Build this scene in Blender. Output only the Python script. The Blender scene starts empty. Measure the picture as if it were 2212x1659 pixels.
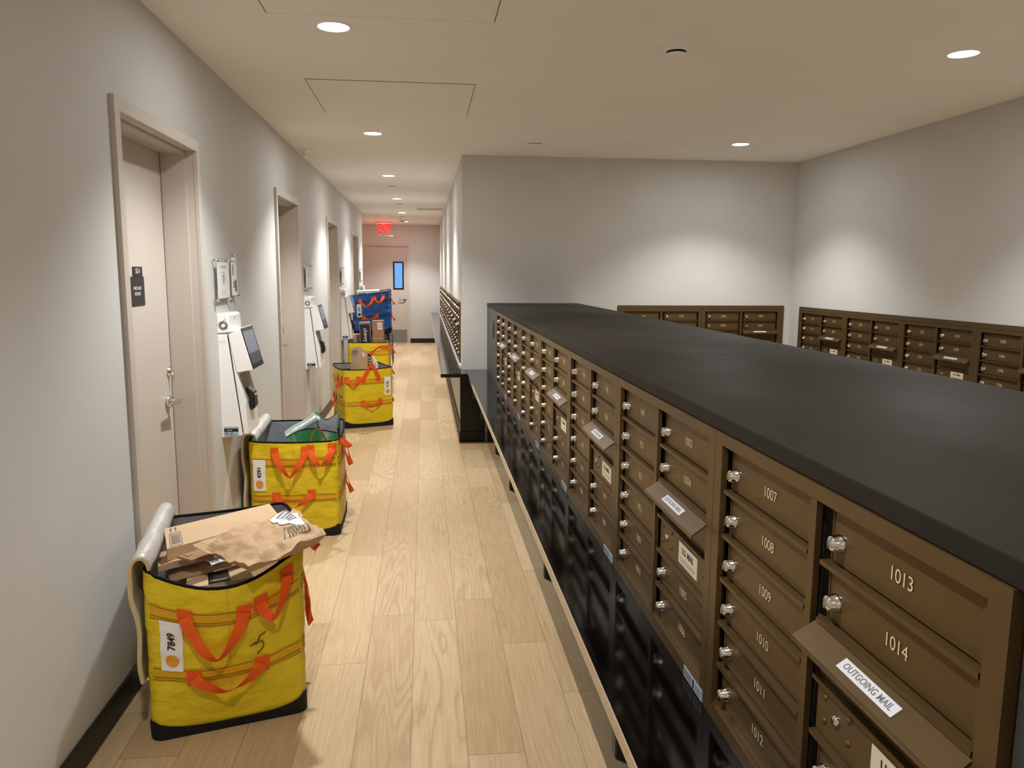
import bpy, bmesh, math, random
from math import sin, cos, pi, radians
from mathutils import Vector, Matrix, noise

random.seed(7)
S = bpy.context.scene
C = S.collection

# ------------------------------------------------------------------ camera
EYE = 1.5574
YAW, PITCH, ROLL, FPX = 0.1122, 0.1415, 0.0066, 1679.2
fwd = Vector((sin(YAW)*cos(PITCH), cos(YAW)*cos(PITCH), -sin(PITCH)))
rgt = Vector((cos(YAW), -sin(YAW), 0))
up_ = rgt.cross(fwd)
r2 = rgt*cos(ROLL) + up_*sin(ROLL)
u2 = -rgt*sin(ROLL) + up_*cos(ROLL)
cam = bpy.data.cameras.new('camera')
cam.sensor_width = 36
cam.lens = FPX/2212*36
cam.clip_start = .02
camo = bpy.data.objects.new('camera', cam)
C.objects.link(camo)
M = Matrix((r2, u2, -fwd)).transposed().to_4x4()
M.translation = (0, 0, EYE)
camo.matrix_world = M
S.camera = camo

# ------------------------------------------------------------------ world, exposure
w = bpy.data.worlds.new('world')
S.world = w
w.use_nodes = True
w.node_tree.nodes['Background'].inputs[0].default_value = (1, .95, .88, 1)   # added fill light, let in by the wall left out behind the camera
w.node_tree.nodes['Background'].inputs[1].default_value = .32
S.view_settings.view_transform = 'Standard'
S.view_settings.look = 'None'
S.view_settings.gamma = 1
S.view_settings.use_curve_mapping = False
S.view_settings.exposure = 0.06
LAMP_W = 128.0
SPILL_W = 6.0
LAMP_RGB = (1.0, .995, .975)
S.cycles.max_bounces = 14
S.cycles.diffuse_bounces = 10
S.cycles.transparent_max_bounces = 16
S.cycles.sample_clamp_indirect = 6
LAMPS = [(-.375, y) for y in (-1.65, .95, 3.56, 6.14, 8.74, 11.42, 14.0, 16.4)] + \
        [(2.53, y) for y in (-1.65, .95, 3.58, 6.2)]
CEIL = 2.596

# ------------------------------------------------------------------ helpers
def srgb(r, g, b):
    f = lambda c: (c/255/12.92) if c/255 <= .04045 else ((c/255+.055)/1.055)**2.4
    return (f(r), f(g), f(b), 1)

def newmat(name):
    m = bpy.data.materials.new(name)
    m.use_nodes = True
    return m, m.node_tree.nodes, m.node_tree.links, m.node_tree.nodes['Principled BSDF']

def mat(name, col, rough=.5, metal=0, var=.05, vscale=8, bump=0, bscale=60, spec=.5, coat=0,
        stretch=(1, 1, 1), dist=.002, rvar=0):
    m, N, L, B = newmat(name)
    c = srgb(*col)
    B.inputs['Roughness'].default_value = rough
    B.inputs['Metallic'].default_value = metal
    B.inputs['Specular IOR Level'].default_value = spec
    if coat:
        B.inputs['Coat Weight'].default_value = coat
        B.inputs['Coat Roughness'].default_value = .08
    tc = N.new('ShaderNodeTexCoord')
    mp = N.new('ShaderNodeMapping')
    mp.inputs['Scale'].default_value = stretch
    L.new(tc.outputs['Object'], mp.inputs[0])
    nz = N.new('ShaderNodeTexNoise')
    nz.inputs['Scale'].default_value = vscale
    nz.inputs['Detail'].default_value = 5
    L.new(mp.outputs[0], nz.inputs['Vector'])
    rp = N.new('ShaderNodeMapRange')
    rp.inputs[1].default_value = .3
    rp.inputs[2].default_value = .7
    rp.inputs[3].default_value = 1-var
    rp.inputs[4].default_value = 1+var
    L.new(nz.outputs[0], rp.inputs[0])
    mx = N.new('ShaderNodeVectorMath')
    mx.operation = 'SCALE'
    mx.inputs[0].default_value = c[:3]
    L.new(rp.outputs[0], mx.inputs['Scale'])
    L.new(mx.outputs[0], B.inputs['Base Color'])
    if rvar:
        rr = N.new('ShaderNodeMapRange')
        rr.inputs[1].default_value = .3
        rr.inputs[2].default_value = .7
        rr.inputs[3].default_value = rough-rvar
        rr.inputs[4].default_value = rough+rvar
        L.new(nz.outputs[0], rr.inputs[0])
        L.new(rr.outputs[0], B.inputs['Roughness'])
    if bump:
        n2 = N.new('ShaderNodeTexNoise')
        n2.inputs['Scale'].default_value = bscale
        n2.inputs['Detail'].default_value = 4
        L.new(mp.outputs[0], n2.inputs['Vector'])
        bp = N.new('ShaderNodeBump')
        bp.inputs['Strength'].default_value = bump
        bp.inputs['Distance'].default_value = dist
        L.new(n2.outputs[0], bp.inputs['Height'])
        L.new(bp.outputs[0], B.inputs['Normal'])
    return m

def emit(name, col, strength):
    m, N, L, B = newmat(name)
    B.inputs['Base Color'].default_value = (.02, .02, .02, 1)
    B.inputs['Emission Color'].default_value = (col[0], col[1], col[2], 1)
    B.inputs['Emission Strength'].default_value = strength
    B.inputs['Roughness'].default_value = .3
    return m

def glassmat(name, tint=(1, 1, 1), rough=0.02, mixf=.08):
    m, N, L, B = newmat(name)
    out = N['Material Output']
    tr = N.new('ShaderNodeBsdfTransparent')
    tr.inputs[0].default_value = (*tint, 1)
    gl = N.new('ShaderNodeBsdfGlossy')
    gl.inputs['Roughness'].default_value = rough
    mx = N.new('ShaderNodeMixShader')
    mx.inputs[0].default_value = mixf
    L.new(tr.outputs[0], mx.inputs[1])
    L.new(gl.outputs[0], mx.inputs[2])
    L.new(mx.outputs[0], out.inputs[0])
    return m

M_WALL = mat('painted_wall', (202, 201, 198), .75, var=.02, vscale=3, bump=.25, bscale=260, dist=.0008)
M_CEIL = mat('painted_ceiling', (242, 240, 237), .85, var=.02, vscale=2, bump=.15, bscale=120, dist=.001)
M_DOORP = mat('taupe_door_paint', (196, 187, 178), .45, var=.015, vscale=2, bump=.06, bscale=200, dist=.0005)
M_GAP = mat('dark_gap', (22, 18, 16), .8)
M_BASEB = mat('black_vinyl_base', (24, 22, 20), .45)
M_GLOSSBLACK = mat('gloss_black_laminate', (6, 6, 6), .10, var=.2, vscale=3, spec=.32)
M_EDGE = mat('birch_edge_banding', (196, 176, 148), .5, var=.08, vscale=30)
M_COUNTER = mat('charcoal_counter_top', (34, 32, 27), .55, var=.25, vscale=2.2, spec=.2, rvar=.08, stretch=(1, .5, 1),
                bump=.1, bscale=8, dist=.002)
M_FASCIA = mat('charcoal_panel', (54, 56, 58), .42, var=.06, vscale=5)
M_BRONZE = mat('dark_bronze_paint', (96, 75, 45), .33, metal=.3, var=.04, vscale=20, bump=.12, bscale=420, dist=.0006, spec=.5)
M_BRONZED = mat('dark_bronze_shadow_gap', (12, 10, 7), .6)
M_CHROME = mat('chrome', (225, 222, 215), .14, metal=1, var=.02)
M_STEEL = mat('brushed_steel', (170, 168, 165), .33, metal=1, var=.05, stretch=(1, 1, 12), vscale=40)
M_KICK = mat('steel_kick_plate', (150, 153, 156), .45, metal=.8, var=.06, stretch=(10, 1, 1), vscale=30)
M_NUM = mat('pale_number_vinyl', (225, 212, 180), .5)
M_PAPER = mat('white_paper', (242, 242, 242), .6, var=.02)
M_LABELBLUE = mat('white_plastic_label', (225, 228, 235), .35, var=.02)
M_CREAM = mat('cream_label', (226, 216, 190), .5, var=.02)
M_INK = mat('black_ink', (20, 20, 22), .5)
M_GREYINK = mat('grey_ink', (120, 122, 128), .5)
M_STICK = mat('grey_sticker', (170, 185, 195), .5)
M_WHITEPL = mat('white_plastic', (242, 242, 241), .28, var=.01, spec=.5)
M_TAUPEPL = mat('taupe_plastic', (150, 138, 124), .5)
M_BLACKPL = mat('black_plastic', (20, 20, 22), .3)
M_YEL = mat('yellow_woven_tarpaulin', (228, 202, 38), .42, var=.06, vscale=7, bump=.6, bscale=12, dist=.02, spec=.35, stretch=(1, 1, 1.6))
M_BLUE = mat('blue_woven_tarpaulin', (22, 94, 184), .36, var=.12, vscale=7, bump=1, bscale=11, dist=.03, spec=.5)
M_DGREY = mat('dark_grey_woven_tarpaulin', (78, 76, 78), .45, var=.1, vscale=7, bump=.4, bscale=18, dist=.01)
M_BAND = mat('amber_webbing', (224, 170, 22), .5, var=.08, vscale=14, bump=.3, bscale=60)
M_BANDB = mat('deep_blue_webbing', (14, 66, 120), .5, var=.08)
M_STITCH = mat('stitch_thread', (110, 80, 12), .7)
M_ORANGE = mat('orange_webbing', (238, 92, 20), .55, var=.08, vscale=30, bump=.3, bscale=200, dist=.001)
M_RIM = mat('black_binding', (12, 11, 12), .8, var=.1, spec=.2)
M_BAGBASE = mat('black_rubber_base', (26, 25, 26), .65, var=.15, vscale=10, spec=.3)
M_LINER = mat('silver_grey_liner', (165, 168, 175), .3, metal=.35, var=.12, vscale=9, bump=.6, bscale=18, dist=.01)
M_SILVER = mat('silver_foil_lid', (205, 203, 198), .35, metal=.3, var=.08, vscale=10, bump=.6, bscale=22, dist=.01)
M_CARD = mat('cardboard', (206, 176, 138), .7, var=.04, vscale=12, bump=.08, bscale=60)
M_CARDD = mat('brown_cardboard', (160, 122, 84), .7, var=.06, vscale=12)
M_KRAFT = mat('kraft_paper', (190, 157, 120), .6, var=.06, vscale=9, bump=.8, bscale=14, dist=.012)
M_NAVY = mat('navy_print', (28, 36, 62), .45, var=.08)
M_ORNGDOT = mat('orange_print', (232, 158, 48), .5, var=.06, vscale=40)
M_GREEN = mat('green_woven_tarpaulin', (14, 96, 44), .4, var=.15, vscale=12, bump=.5, bscale=30, dist=.006)
M_GREENED = mat('dark_green_binding', (38, 84, 62), .5)
M_PALEGREEN = mat('pale_grey_green_liner', (170, 186, 182), .35, metal=.2, var=.08, vscale=9, bump=.4, bscale=20, dist=.006)
M_RED = mat('red_pen', (170, 40, 80), .5)
M_ACRYL = glassmat('clear_acrylic', (.985, .99, .988), mixf=.05)
M_GLASSB = emit('blue_lit_glass', (.16, .42, .95), .95)
M_LAMPDISC = emit('lamp_diffuser', (1, .95, .86), 22)
M_EXIT = emit('exit_letters', (1, .0006, .0012), 20)
M_EXITTOP = emit('exit_led_glow', (1, .30, .06), 1.6)
M_SCREEN = emit('kiosk_screen_upper', (.30, .31, .40), .55)
M_SCREEND = emit('kiosk_screen_lower', (.035, .038, .07), 1)
M_REDLED = emit('scanner_led', (1, .05, .03), 6)
M_SEAM = mat('ceiling_seam', (58, 50, 44), .9)
M_VENT = mat('vent_slot_shade', (150, 143, 132), .8)
M_BLACKMET = mat('black_metal', (22, 22, 24), .4, metal=.3)

class MB:
    def __init__(s): s.v, s.f, s.m, s.sm = [], [], [], []
    def quad(s, a, b, c, d, m=0):
        i = len(s.v); s.v += [Vector(a), Vector(b), Vector(c), Vector(d)]
        s.f.append((i, i+1, i+2, i+3)); s.m.append(m); s.sm.append(False); return s
    def box(s, x0, x1, y0, y1, z0, z1, m=0):
        return s.hexa([(x0, y0, z0), (x1, y0, z0), (x1, y1, z0), (x0, y1, z0),
                       (x0, y0, z1), (x1, y0, z1), (x1, y1, z1), (x0, y1, z1)], m)
    def hexa(s, p, m=0):
        i = len(s.v); s.v += [Vector(q) for q in p]
        for f in ((3, 2, 1, 0), (4, 5, 6, 7), (0, 1, 5, 4), (1, 2, 6, 5), (2, 3, 7, 6), (3, 0, 4, 7)):
            s.f.append(tuple(i+k for k in f)); s.m.append(m); s.sm.append(False)
        return s
    def grid(s, fn, nu, nv, m=0, smooth=True, flip=False):
        i = len(s.v)
        for a in range(nu+1):
            for b in range(nv+1): s.v.append(Vector(fn(a/nu, b/nv)))
        for a in range(nu):
            for b in range(nv):
                q = (i+a*(nv+1)+b, i+(a+1)*(nv+1)+b, i+(a+1)*(nv+1)+b+1, i+a*(nv+1)+b+1)
                if flip: q = q[::-1]
                s.f.append(q); s.m.append(m(a/nu, b/nv) if callable(m) else m); s.sm.append(smooth)
        return s
    def lathe(s, prof, n=24, c=(0, 0, 0), axis='z', m=0, smooth=True):
        c = Vector(c)
        def fn(u, v):
            k = v*(len(prof)-1); j = min(int(k), len(prof)-2); t = k-j
            r = prof[j][0]*(1-t)+prof[j+1][0]*t; h = prof[j][1]*(1-t)+prof[j+1][1]*t
            a = 2*pi*u
            p = (r*cos(a), r*sin(a), h)
            if axis == 'x': p = (p[2], p[0], p[1])
            if axis == 'y': p = (p[1], p[2], p[0])
            return c+Vector(p)
        return s.grid(fn, n, len(prof)-1, m, smooth)
    def tube(s, pts, r, n=8, m=0, closed=False):
        pts = [Vector(p) for p in pts]; i = len(s.v); N = len(pts)
        for k, p in enumerate(pts):
            a = pts[(k-1) % N] if (closed or k) else p
            b = pts[(k+1) % N] if (closed or k < N-1) else p
            t = (b-a).normalized() if (b-a).length > 1e-9 else Vector((0, 0, 1))
            h = Vector((0, 0, 1)) if abs(t.z) < .9 else Vector((1, 0, 0))
            e1 = t.cross(h).normalized(); e2 = t.cross(e1)
            for j in range(n):
                q = 2*pi*j/n
                s.v.append(p+(e1*cos(q)+e2*sin(q))*r)
        for k in range(N if closed else N-1):
            for j in range(n):
                k2 = (k+1) % N
                s.f.append((i+k*n+j, i+k*n+(j+1) % n, i+k2*n+(j+1) % n, i+k2*n+j)); s.m.append(m); s.sm.append(True)
        if not closed:
            s.f.append(tuple(i+j for j in range(n))); s.m.append(m); s.sm.append(False)
            s.f.append(tuple(i+(N-1)*n+j for j in range(n))); s.m.append(m); s.sm.append(False)
        return s
    def ribbon(s, pts, wv, th, m=0):
        """closed strap: centre points, half-width vectors, thickness"""
        pts = [Vector(p) for p in pts]; N = len(pts); i = len(s.v)
        for k, p in enumerate(pts):
            t = (pts[min(k+1, N-1)]-pts[max(k-1, 0)]).normalized()
            wk = Vector(wv[k]); n = t.cross(wk).normalized()*th/2
            s.v += [p-wk-n, p+wk-n, p+wk+n, p-wk+n]
        for k in range(N-1):
            for j in range(4):
                s.f.append((i+4*k+j, i+4*k+(j+1) % 4, i+4*k+4+(j+1) % 4, i+4*k+4+j)); s.m.append(m); s.sm.append(False)
        s.f.append((i, i+1, i+2, i+3)); s.m.append(m); s.sm.append(False)
        j = i+4*(N-1); s.f.append((j+3, j+2, j+1, j)); s.m.append(m); s.sm.append(False)
        return s
    def add(s, me_verts, me_faces, fn, m=0):
        i = len(s.v); s.v += [Vector(fn(v)) for v in me_verts]
        for f in me_faces: s.f.append(tuple(i+k for k in f)); s.m.append(m); s.sm.append(False)
        return s
    def mesh(s, name, mats, fixn=True, bevel=0):
        me = bpy.data.meshes.new(name)
        me.from_pydata([tuple(v) for v in s.v], [], s.f)
        for q in (mats if isinstance(mats, (list, tuple)) else [mats]): me.materials.append(q)
        for p, k, q in zip(me.polygons, s.m, s.sm): p.material_index = k; p.use_smooth = q
        bm = bmesh.new(); bm.from_mesh(me)
        bmesh.ops.remove_doubles(bm, verts=bm.verts, dist=1e-5)
        if fixn: bmesh.ops.recalc_face_normals(bm, faces=bm.faces)
        if bevel:
            es = [e for e in bm.edges if len(e.link_faces) == 2 and e.calc_face_angle(0) > .6]
            bmesh.ops.bevel(bm, geom=es, offset=bevel, segments=2, affect='EDGES', profile=.5, clamp_overlap=True)
        bm.to_mesh(me); bm.free(); me.update()
        return me
    def ob(s, name, mats, parent=None, label=None, **k):
        return link(name, s.mesh(name, mats, **k), parent, label=label)

def link(name, me, parent=None, loc=None, label=None):
    o = bpy.data.objects.new(name, me); C.objects.link(o)
    if parent: o.parent = parent
    if loc: o.location = loc
    if label: o['label'] = label
    return o

def thing(name, label, cat, loc=(0, 0, 0), rz=0, group=None):
    o = bpy.data.objects.new(name, None); C.objects.link(o)
    o.empty_display_size = .05
    o.location = loc; o.rotation_euler = (0, 0, rz)
    return tag(o, label, cat, group)

def tag(o, label, cat, group=None):
    o['label'] = label; o['category'] = cat
    if group: o['group'] = group
    return o

def struct(o):
    o['kind'] = 'structure'; return o

def copy_tree(o, parent=None):
    c = o.copy(); C.objects.link(c)
    if parent: c.parent = parent
    for ch in [x for x in bpy.data.objects if x.parent == o]: copy_tree(ch, c)
    return c

_tc = {}
def text_geo(s, size=1.0, extrude=0.0, bold=0.0, spacing=1.0):
    """vertices (x, y, z) and faces of a word, centred on the origin"""
    k = (s, size, extrude, bold, spacing)
    if k in _tc: return _tc[k]
    cu = bpy.data.curves.new('t', 'FONT'); cu.body = s; cu.size = size; cu.extrude = extrude; cu.offset = bold*size
    cu.align_x = 'CENTER'; cu.align_y = 'CENTER'; cu.resolution_u = 3; cu.space_character = spacing
    o = bpy.data.objects.new('t', cu); C.objects.link(o)
    dg = bpy.context.evaluated_depsgraph_get(); dg.update()
    me = bpy.data.meshes.new_from_object(o.evaluated_get(dg))
    vs = [v.co.copy() for v in me.vertices]; fs = [tuple(p.vertices) for p in me.polygons]
    bpy.data.objects.remove(o); bpy.data.curves.remove(cu); bpy.data.meshes.remove(me)
    _tc[k] = (vs, fs); return _tc[k]

def frame_fn(o, x, y, n=None):
    """map flat text (x, y, z) into 3D with origin o, axes x, y"""
    o, x, y = Vector(o), Vector(x).normalized(), Vector(y).normalized()
    n = x.cross(y)
    return lambda v: o+x*v[0]+y*v[1]+n*v[2]

# ------------------------------------------------------------------ floor
def floor_material():
    m, N, L, B = newmat('oak_vinyl_plank')
    def math_(op, a, b=None, c=None):
        n = N.new('ShaderNodeMath'); n.operation = op
        for i, q in enumerate((a, b, c)):
            if q is None: continue
            if isinstance(q, (int, float)): n.inputs[i].default_value = q
            else: L.new(q, n.inputs[i])
        return n.outputs[0]
    tc = N.new('ShaderNodeTexCoord'); sp = N.new('ShaderNodeSeparateXYZ')
    L.new(tc.outputs['Object'], sp.inputs[0])
    X, Y = sp.outputs[0], sp.outputs[1]
    W, LEN = .187, 1.22
    xr = math_('DIVIDE', math_('ADD', X, .059), W); row = math_('FLOOR', xr); fx = math_('FRACT', xr)
    wn = N.new('ShaderNodeTexWhiteNoise'); wn.noise_dimensions = '1D'; L.new(row, wn.inputs['W'])
    yr = math_('ADD', math_('DIVIDE', Y, LEN), math_('MULTIPLY', wn.outputs[0], 7.3)); pl = math_('FLOOR', yr); fy = math_('FRACT', yr)
    idn = math_('ADD', math_('MULTIPLY', row, 17.13), math_('MULTIPLY', pl, 3.77))
    wp = N.new('ShaderNodeTexWhiteNoise'); wp.noise_dimensions = '1D'; L.new(idn, wp.inputs['W'])
    cb = N.new('ShaderNodeCombineXYZ')
    L.new(math_('ADD', X, math_('MULTIPLY', wp.outputs[0], 31)), cb.inputs[0])
    L.new(math_('ADD', math_('MULTIPLY', Y, .12), math_('MULTIPLY', wp.outputs[0], 9)), cb.inputs[1])
    L.new(wp.outputs[0], cb.inputs[2])
    # contour grain: rings of a stretched noise field
    n1 = N.new('ShaderNodeTexNoise'); n1.inputs['Scale'].default_value = 5.5; n1.inputs['Detail'].default_value = 2.5
    n1.inputs['Roughness'].default_value = .45
    L.new(cb.outputs[0], n1.inputs['Vector'])
    rings = math_('FRACT', math_('MULTIPLY', n1.outputs[0], 19))
    ring = math_('MULTIPLY', math_('ABSOLUTE', math_('SUBTRACT', rings, .5)), 2)
    msk = N.new('ShaderNodeTexNoise'); msk.inputs['Scale'].default_value = 3.2; L.new(cb.outputs[0], msk.inputs['Vector'])
    mk = N.new('ShaderNodeMapRange'); mk.inputs[1].default_value = .45; mk.inputs[2].default_value = .68
    L.new(msk.outputs[0], mk.inputs[0])
    ringm = math_('MULTIPLY', math_('POWER', ring, 3), mk.outputs[0])
    # fine pores
    cb2 = N.new('ShaderNodeCombineXYZ'); L.new(X, cb2.inputs[0]); L.new(math_('MULTIPLY', Y, .035), cb2.inputs[1]); L.new(wp.outputs[0], cb2.inputs[2])
    n2 = N.new('ShaderNodeTexNoise'); n2.inputs['Scale'].default_value = 150; n2.inputs['Detail'].default_value = 4
    L.new(cb2.outputs[0], n2.inputs['Vector'])
    n3 = N.new('ShaderNodeTexNoise'); n3.inputs['Scale'].default_value = 1.6; n3.inputs['Detail'].default_value = 6
    L.new(cb.outputs[0], n3.inputs['Vector'])
    cr = N.new('ShaderNodeValToRGB')
    e = cr.color_ramp.elements
    e[0].position = .30; e[0].color = srgb(184, 155, 115)
    e[1].position = .72; e[1].color = srgb(226, 202, 163)
    tone = math_('ADD', math_('ADD', math_('MULTIPLY', wp.outputs[0], .15), math_('MULTIPLY', n3.outputs[0], .60)), math_('MULTIPLY', math_('SUBTRACT', n2.outputs[0], .5), .42))
    L.new(math_('SUBTRACT', math_('ADD', tone, .06), math_('MULTIPLY', ringm, .25)), cr.inputs[0])
    # knots
    vo = N.new('ShaderNodeTexVoronoi'); vo.inputs['Scale'].default_value = 2.4
    L.new(cb.outputs[0], vo.inputs['Vector'])
    kn = N.new('ShaderNodeMapRange'); kn.inputs[1].default_value = .015; kn.inputs[2].default_value = .05
    L.new(vo.outputs['Distance'], kn.inputs[0])
    ex = math_('MINIMUM', fx, math_('SUBTRACT', 1, fx)); ey = math_('MINIMUM', fy, math_('SUBTRACT', 1, fy))
    sx = N.new('ShaderNodeMapRange'); sx.inputs[1].default_value = .004; sx.inputs[2].default_value = .012; L.new(ex, sx.inputs[0])
    sy = N.new('ShaderNodeMapRange'); sy.inputs[1].default_value = .0008; sy.inputs[2].default_value = .0022; L.new(ey, sy.inputs[0])
    seam = math_('MULTIPLY', sx.outputs[0], sy.outputs[0])
    mul = math_('MULTIPLY', math_('ADD', .62, math_('MULTIPLY', seam, .38)), math_('ADD', .6, math_('MULTIPLY', kn.outputs[0], .4)))
    sc = N.new('ShaderNodeVectorMath'); sc.operation = 'SCALE'
    L.new(cr.outputs[0], sc.inputs[0]); L.new(mul, sc.inputs['Scale'])
    L.new(sc.outputs[0], B.inputs['Base Color'])
    B.inputs['Roughness'].default_value = .42
    B.inputs['Specular IOR Level'].default_value = .35
    bp = N.new('ShaderNodeBump'); bp.inputs['Strength'].default_value = .25; bp.inputs['Distance'].default_value = .001
    L.new(math_('SUBTRACT', math_('ADD', math_('MULTIPLY', n2.outputs[0], .5), seam), ringm), bp.inputs['Height']); L.new(bp.outputs[0], B.inputs['Normal'])
    return m

# ------------------------------------------------------------------ room shell
XL, XR, YB, YE, XP, YN = -1.088, 3.469, 7.12, 17.5, .341, -3.0
WALLEND = 14.2
struct(MB().box(-3.2, XR+.2, YN-.2, YE+.2, -.1, 0).ob('floor', floor_material()))
struct(MB().box(-3.2, XR+.2, YN-.2, YE+.2, CEIL, CEIL+.12).ob('ceiling', M_CEIL))
DOORS = [3.482, 6.505, 9.56, 12.62]
OW, OH = .4725, 2.12
b = MB(); y = YN
for d in DOORS:
    b.box(XL-.25, XL, y, d-OW-.003, 0, CEIL); b.box(XL-.25, XL, d-OW-.003, d+OW+.003, OH+.003, CEIL); y = d+OW+.003
b.box(XL-.25, XL, y, WALLEND, 0, CEIL)
struct(b.ob('wall_left', M_WALL))
struct(MB().box(-3.2, XL-.25, WALLEND-.2, WALLEND, 0, CEIL).ob('wall_recess', M_WALL))
struct(MB().box(-3.3, -3.2, WALLEND, YE, 0, CEIL).ob('wall_recess_side', M_WALL))
DX0, DX1 = -1.285, -.373   # end door opening
struct(MB().box(-3.2, DX0, YE, YE+.15, 0, CEIL).box(DX1, XP, YE, YE+.15, 0, CEIL).box(DX0, DX1, YE, YE+.15, 2.134, CEIL).ob('wall_end', M_WALL))
RD = .05   # the wall mailboxes sit in shallow recesses
struct(MB().box(XP+RD, XP+.25, YB, YE+.15, 0, CEIL).box(XP, XP+RD, YB, YE, 0, .677).box(XP, XP+RD, YB, YE, 1.282, CEIL)
       .box(XP, XP+RD, YB, 7.42, .677, 1.282).box(XP, XP+RD, 7.43+.78*12+.01, YE, .677, 1.282).ob('wall_corridor', M_WALL))
BX0, BX1 = 3.409-.03-1.56, 3.409-.03
struct(MB().box(XP+.25, XR, YB+RD, YB+.2, 0, CEIL).box(XP+.25, XR, YB, YB+RD, 0, .622).box(XP+.25, XR, YB, YB+RD, 1.268, CEIL)
       .box(XP+.25, BX0-.032, YB, YB+RD, .622, 1.268).box(BX1+.032, XR, YB, YB+RD, .622, 1.268).ob('wall_back', M_WALL))
RY1 = 6.911-.03; RY0 = RY1-.78*5
struct(MB().box(XR+RD, XR+.2, YN, YB+.2, 0, CEIL).box(XR, XR+RD, YN, YB+.2, 0, .622).box(XR, XR+RD, YN, YB+.2, 1.268, CEIL)
       .box(XR, XR+RD, YN, RY0-.032, .622, 1.268).box(XR, XR+RD, RY1+.032, YB+.2, .622, 1.268).ob('wall_right', M_WALL))
# baseboards
b = MB(); y = YN
for d in DOORS:
    b.box(XL, XL+.012, y, d-.522, 0, .1); y = d+.522
b.box(XL, XL+.012, y, WALLEND, 0, .1)
struct(b.ob('baseboard_left', M_BASEB, bevel=.003))
struct(MB().box(DX1+.055, XP, YE-.012, YE, 0, .1).ob('baseboard_end', M_BASEB))
struct(MB().box(XP-.014, XP, YB-.03, YE-.012, 0, .1).ob('baseboard_corridor', M_BASEB))

# doors
def lever(parent, x, y, z):
    """lever handle standing off a door face that looks towards +X"""
    h = link('lever_handle', MB().lathe([(0, 0), (.026, 0), (.03, .004), (.03, .016), (.026, .02), (0, .02)], 20, (x, y, z), 'x')
             .tube([(x+.018, y, z), (x+.055, y, z+.003)], .011, 10)
             .hexa([(x+.045, y-.12, z-.008), (x+.06, y-.12, z-.008), (x+.066, y+.012, z-.012), (x+.045, y+.012, z-.012),
                    (x+.045, y-.12, z+.008), (x+.06, y-.12, z+.008), (x+.066, y+.012, z+.014), (x+.045, y+.012, z+.014)])
             .mesh('lever_handle', M_CHROME, bevel=.002), parent)
    return h
def side_door(n, yc):
    root = bpy.data.objects.new('door_%d' % n, None); C.objects.link(root); struct(root)
    root.location = (XL, yc, 0)
    D = -.149
    MB().box(D-.045, D, -OW+.004, OW-.004, .008, OH-.004).ob('door_leaf', M_DOORP, root)
    f = MB()
    o = .522; fx = .018
    for sgn in (-1, 1):
        a, c = sorted((sgn*OW, sgn*o)); f.box(0, fx, a, c, 0, OH+.05)
        a, c = sorted((sgn*OW, sgn*(OW+.002))); f.box(D-.05, 0, a, c, 0, OH+.002)
        a, c = sorted((sgn*OW, sgn*(OW-.012))); f.box(D, -.035, a, c, 0, OH)
    f.box(0, fx, -OW, OW, OH, OH+.05); f.box(D-.05, 0, -OW, OW, OH, OH+.002); f.box(D, -.035, -OW+.012, OW-.012, OH-.012, OH)
    f.ob('door_frame', M_DOORP, root, bevel=.0015)
    MB().box(D, D+.001, OW-.016, OW-.012, 0, OH-.012).ob('door_gap', M_GAP, root)
    lv = lever(root, D, .085 + .29, .935)
    dk = MB().lathe([(0, 0), (.024, 0), (.024, .006), (.017, .01), (.017, .016), (0, .018)], 18, (D, .085+.33, 1.075), 'x') \
        .tube([(D+.016, .085+.33, 1.073), (D+.022, .085+.33, 1.03)], .006, 6).ob('deadbolt', M_CHROME, root)
    return root
for i, d in enumerate(DOORS): side_door(i+1, d)

# end door
rd = bpy.data.objects.new('door_5', None); C.objects.link(rd); struct(rd); rd.location = (0, YE, 0)
cx0, cx1, cz0, cz1 = -.652, -.482, 1.215, 1.765
lf = MB()
yy0, yy1 = .03, .075
lf.box(DX0+.004, cx0-.03, yy0, yy1, .008, 2.13).box(cx1+.03, DX1-.004, yy0, yy1, .008, 2.13)
lf.box(cx0-.03, cx1+.03, yy0, yy1, .008, cz0-.03).box(cx0-.03, cx1+.03, yy0, yy1, cz1+.03, 2.13)
leaf = lf.ob('door_leaf', M_DOORP, rd)
vf = MB()
for (a, c, e, g) in ((cx0-.032, cx0, cz0-.032, cz1+.032), (cx1, cx1+.032, cz0-.032, cz1+.032), (cx0, cx1, cz0-.032, cz0), (cx0, cx1, cz1, cz1+.032)):
    vf.box(a, c, yy0-.008, yy1, e, g)
v = vf.ob('vision_frame', M_BLACKMET, rd)
MB().box(cx0, cx1, .045, .05, cz0, cz1).ob('glass_pane', M_GLASSB, v)
MB().box(DX0+.03, DX1-.02, yy0-.002, yy0, .015, .295).ob('kick_plate', M_KICK, rd)
ef = MB()
for a, c in ((DX0-.05, DX0), (DX1, DX1+.05)): ef.box(a, c, -.018, 0, 0, 2.184)
ef.box(DX0, DX1, -.018, 0, 2.134, 2.184)
for a, c in ((DX0, DX0+.012), (DX1-.012, DX1)): ef.box(a, c, 0, .03, 0, 2.134)
ef.box(DX0, DX1, 0, .03, 2.122, 2.134)
ef.ob('door_frame', M_DOORP, rd)
lx, lz = -.44, .965
MB().lathe([(0, 0), (.03, 0), (.033, -.006), (.03, -.018), (0, -.02)], 20, (lx, yy0, lz), 'y').tube([(lx, yy0-.01, lz), (lx, yy0-.05, lz)], .011, 8) \
    .tube([(lx, yy0-.05, lz), (lx-.06, yy0-.055, lz), (lx-.125, yy0-.05, lz)], .009, 8).ob('lever_handle', M_STEEL, rd)

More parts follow.
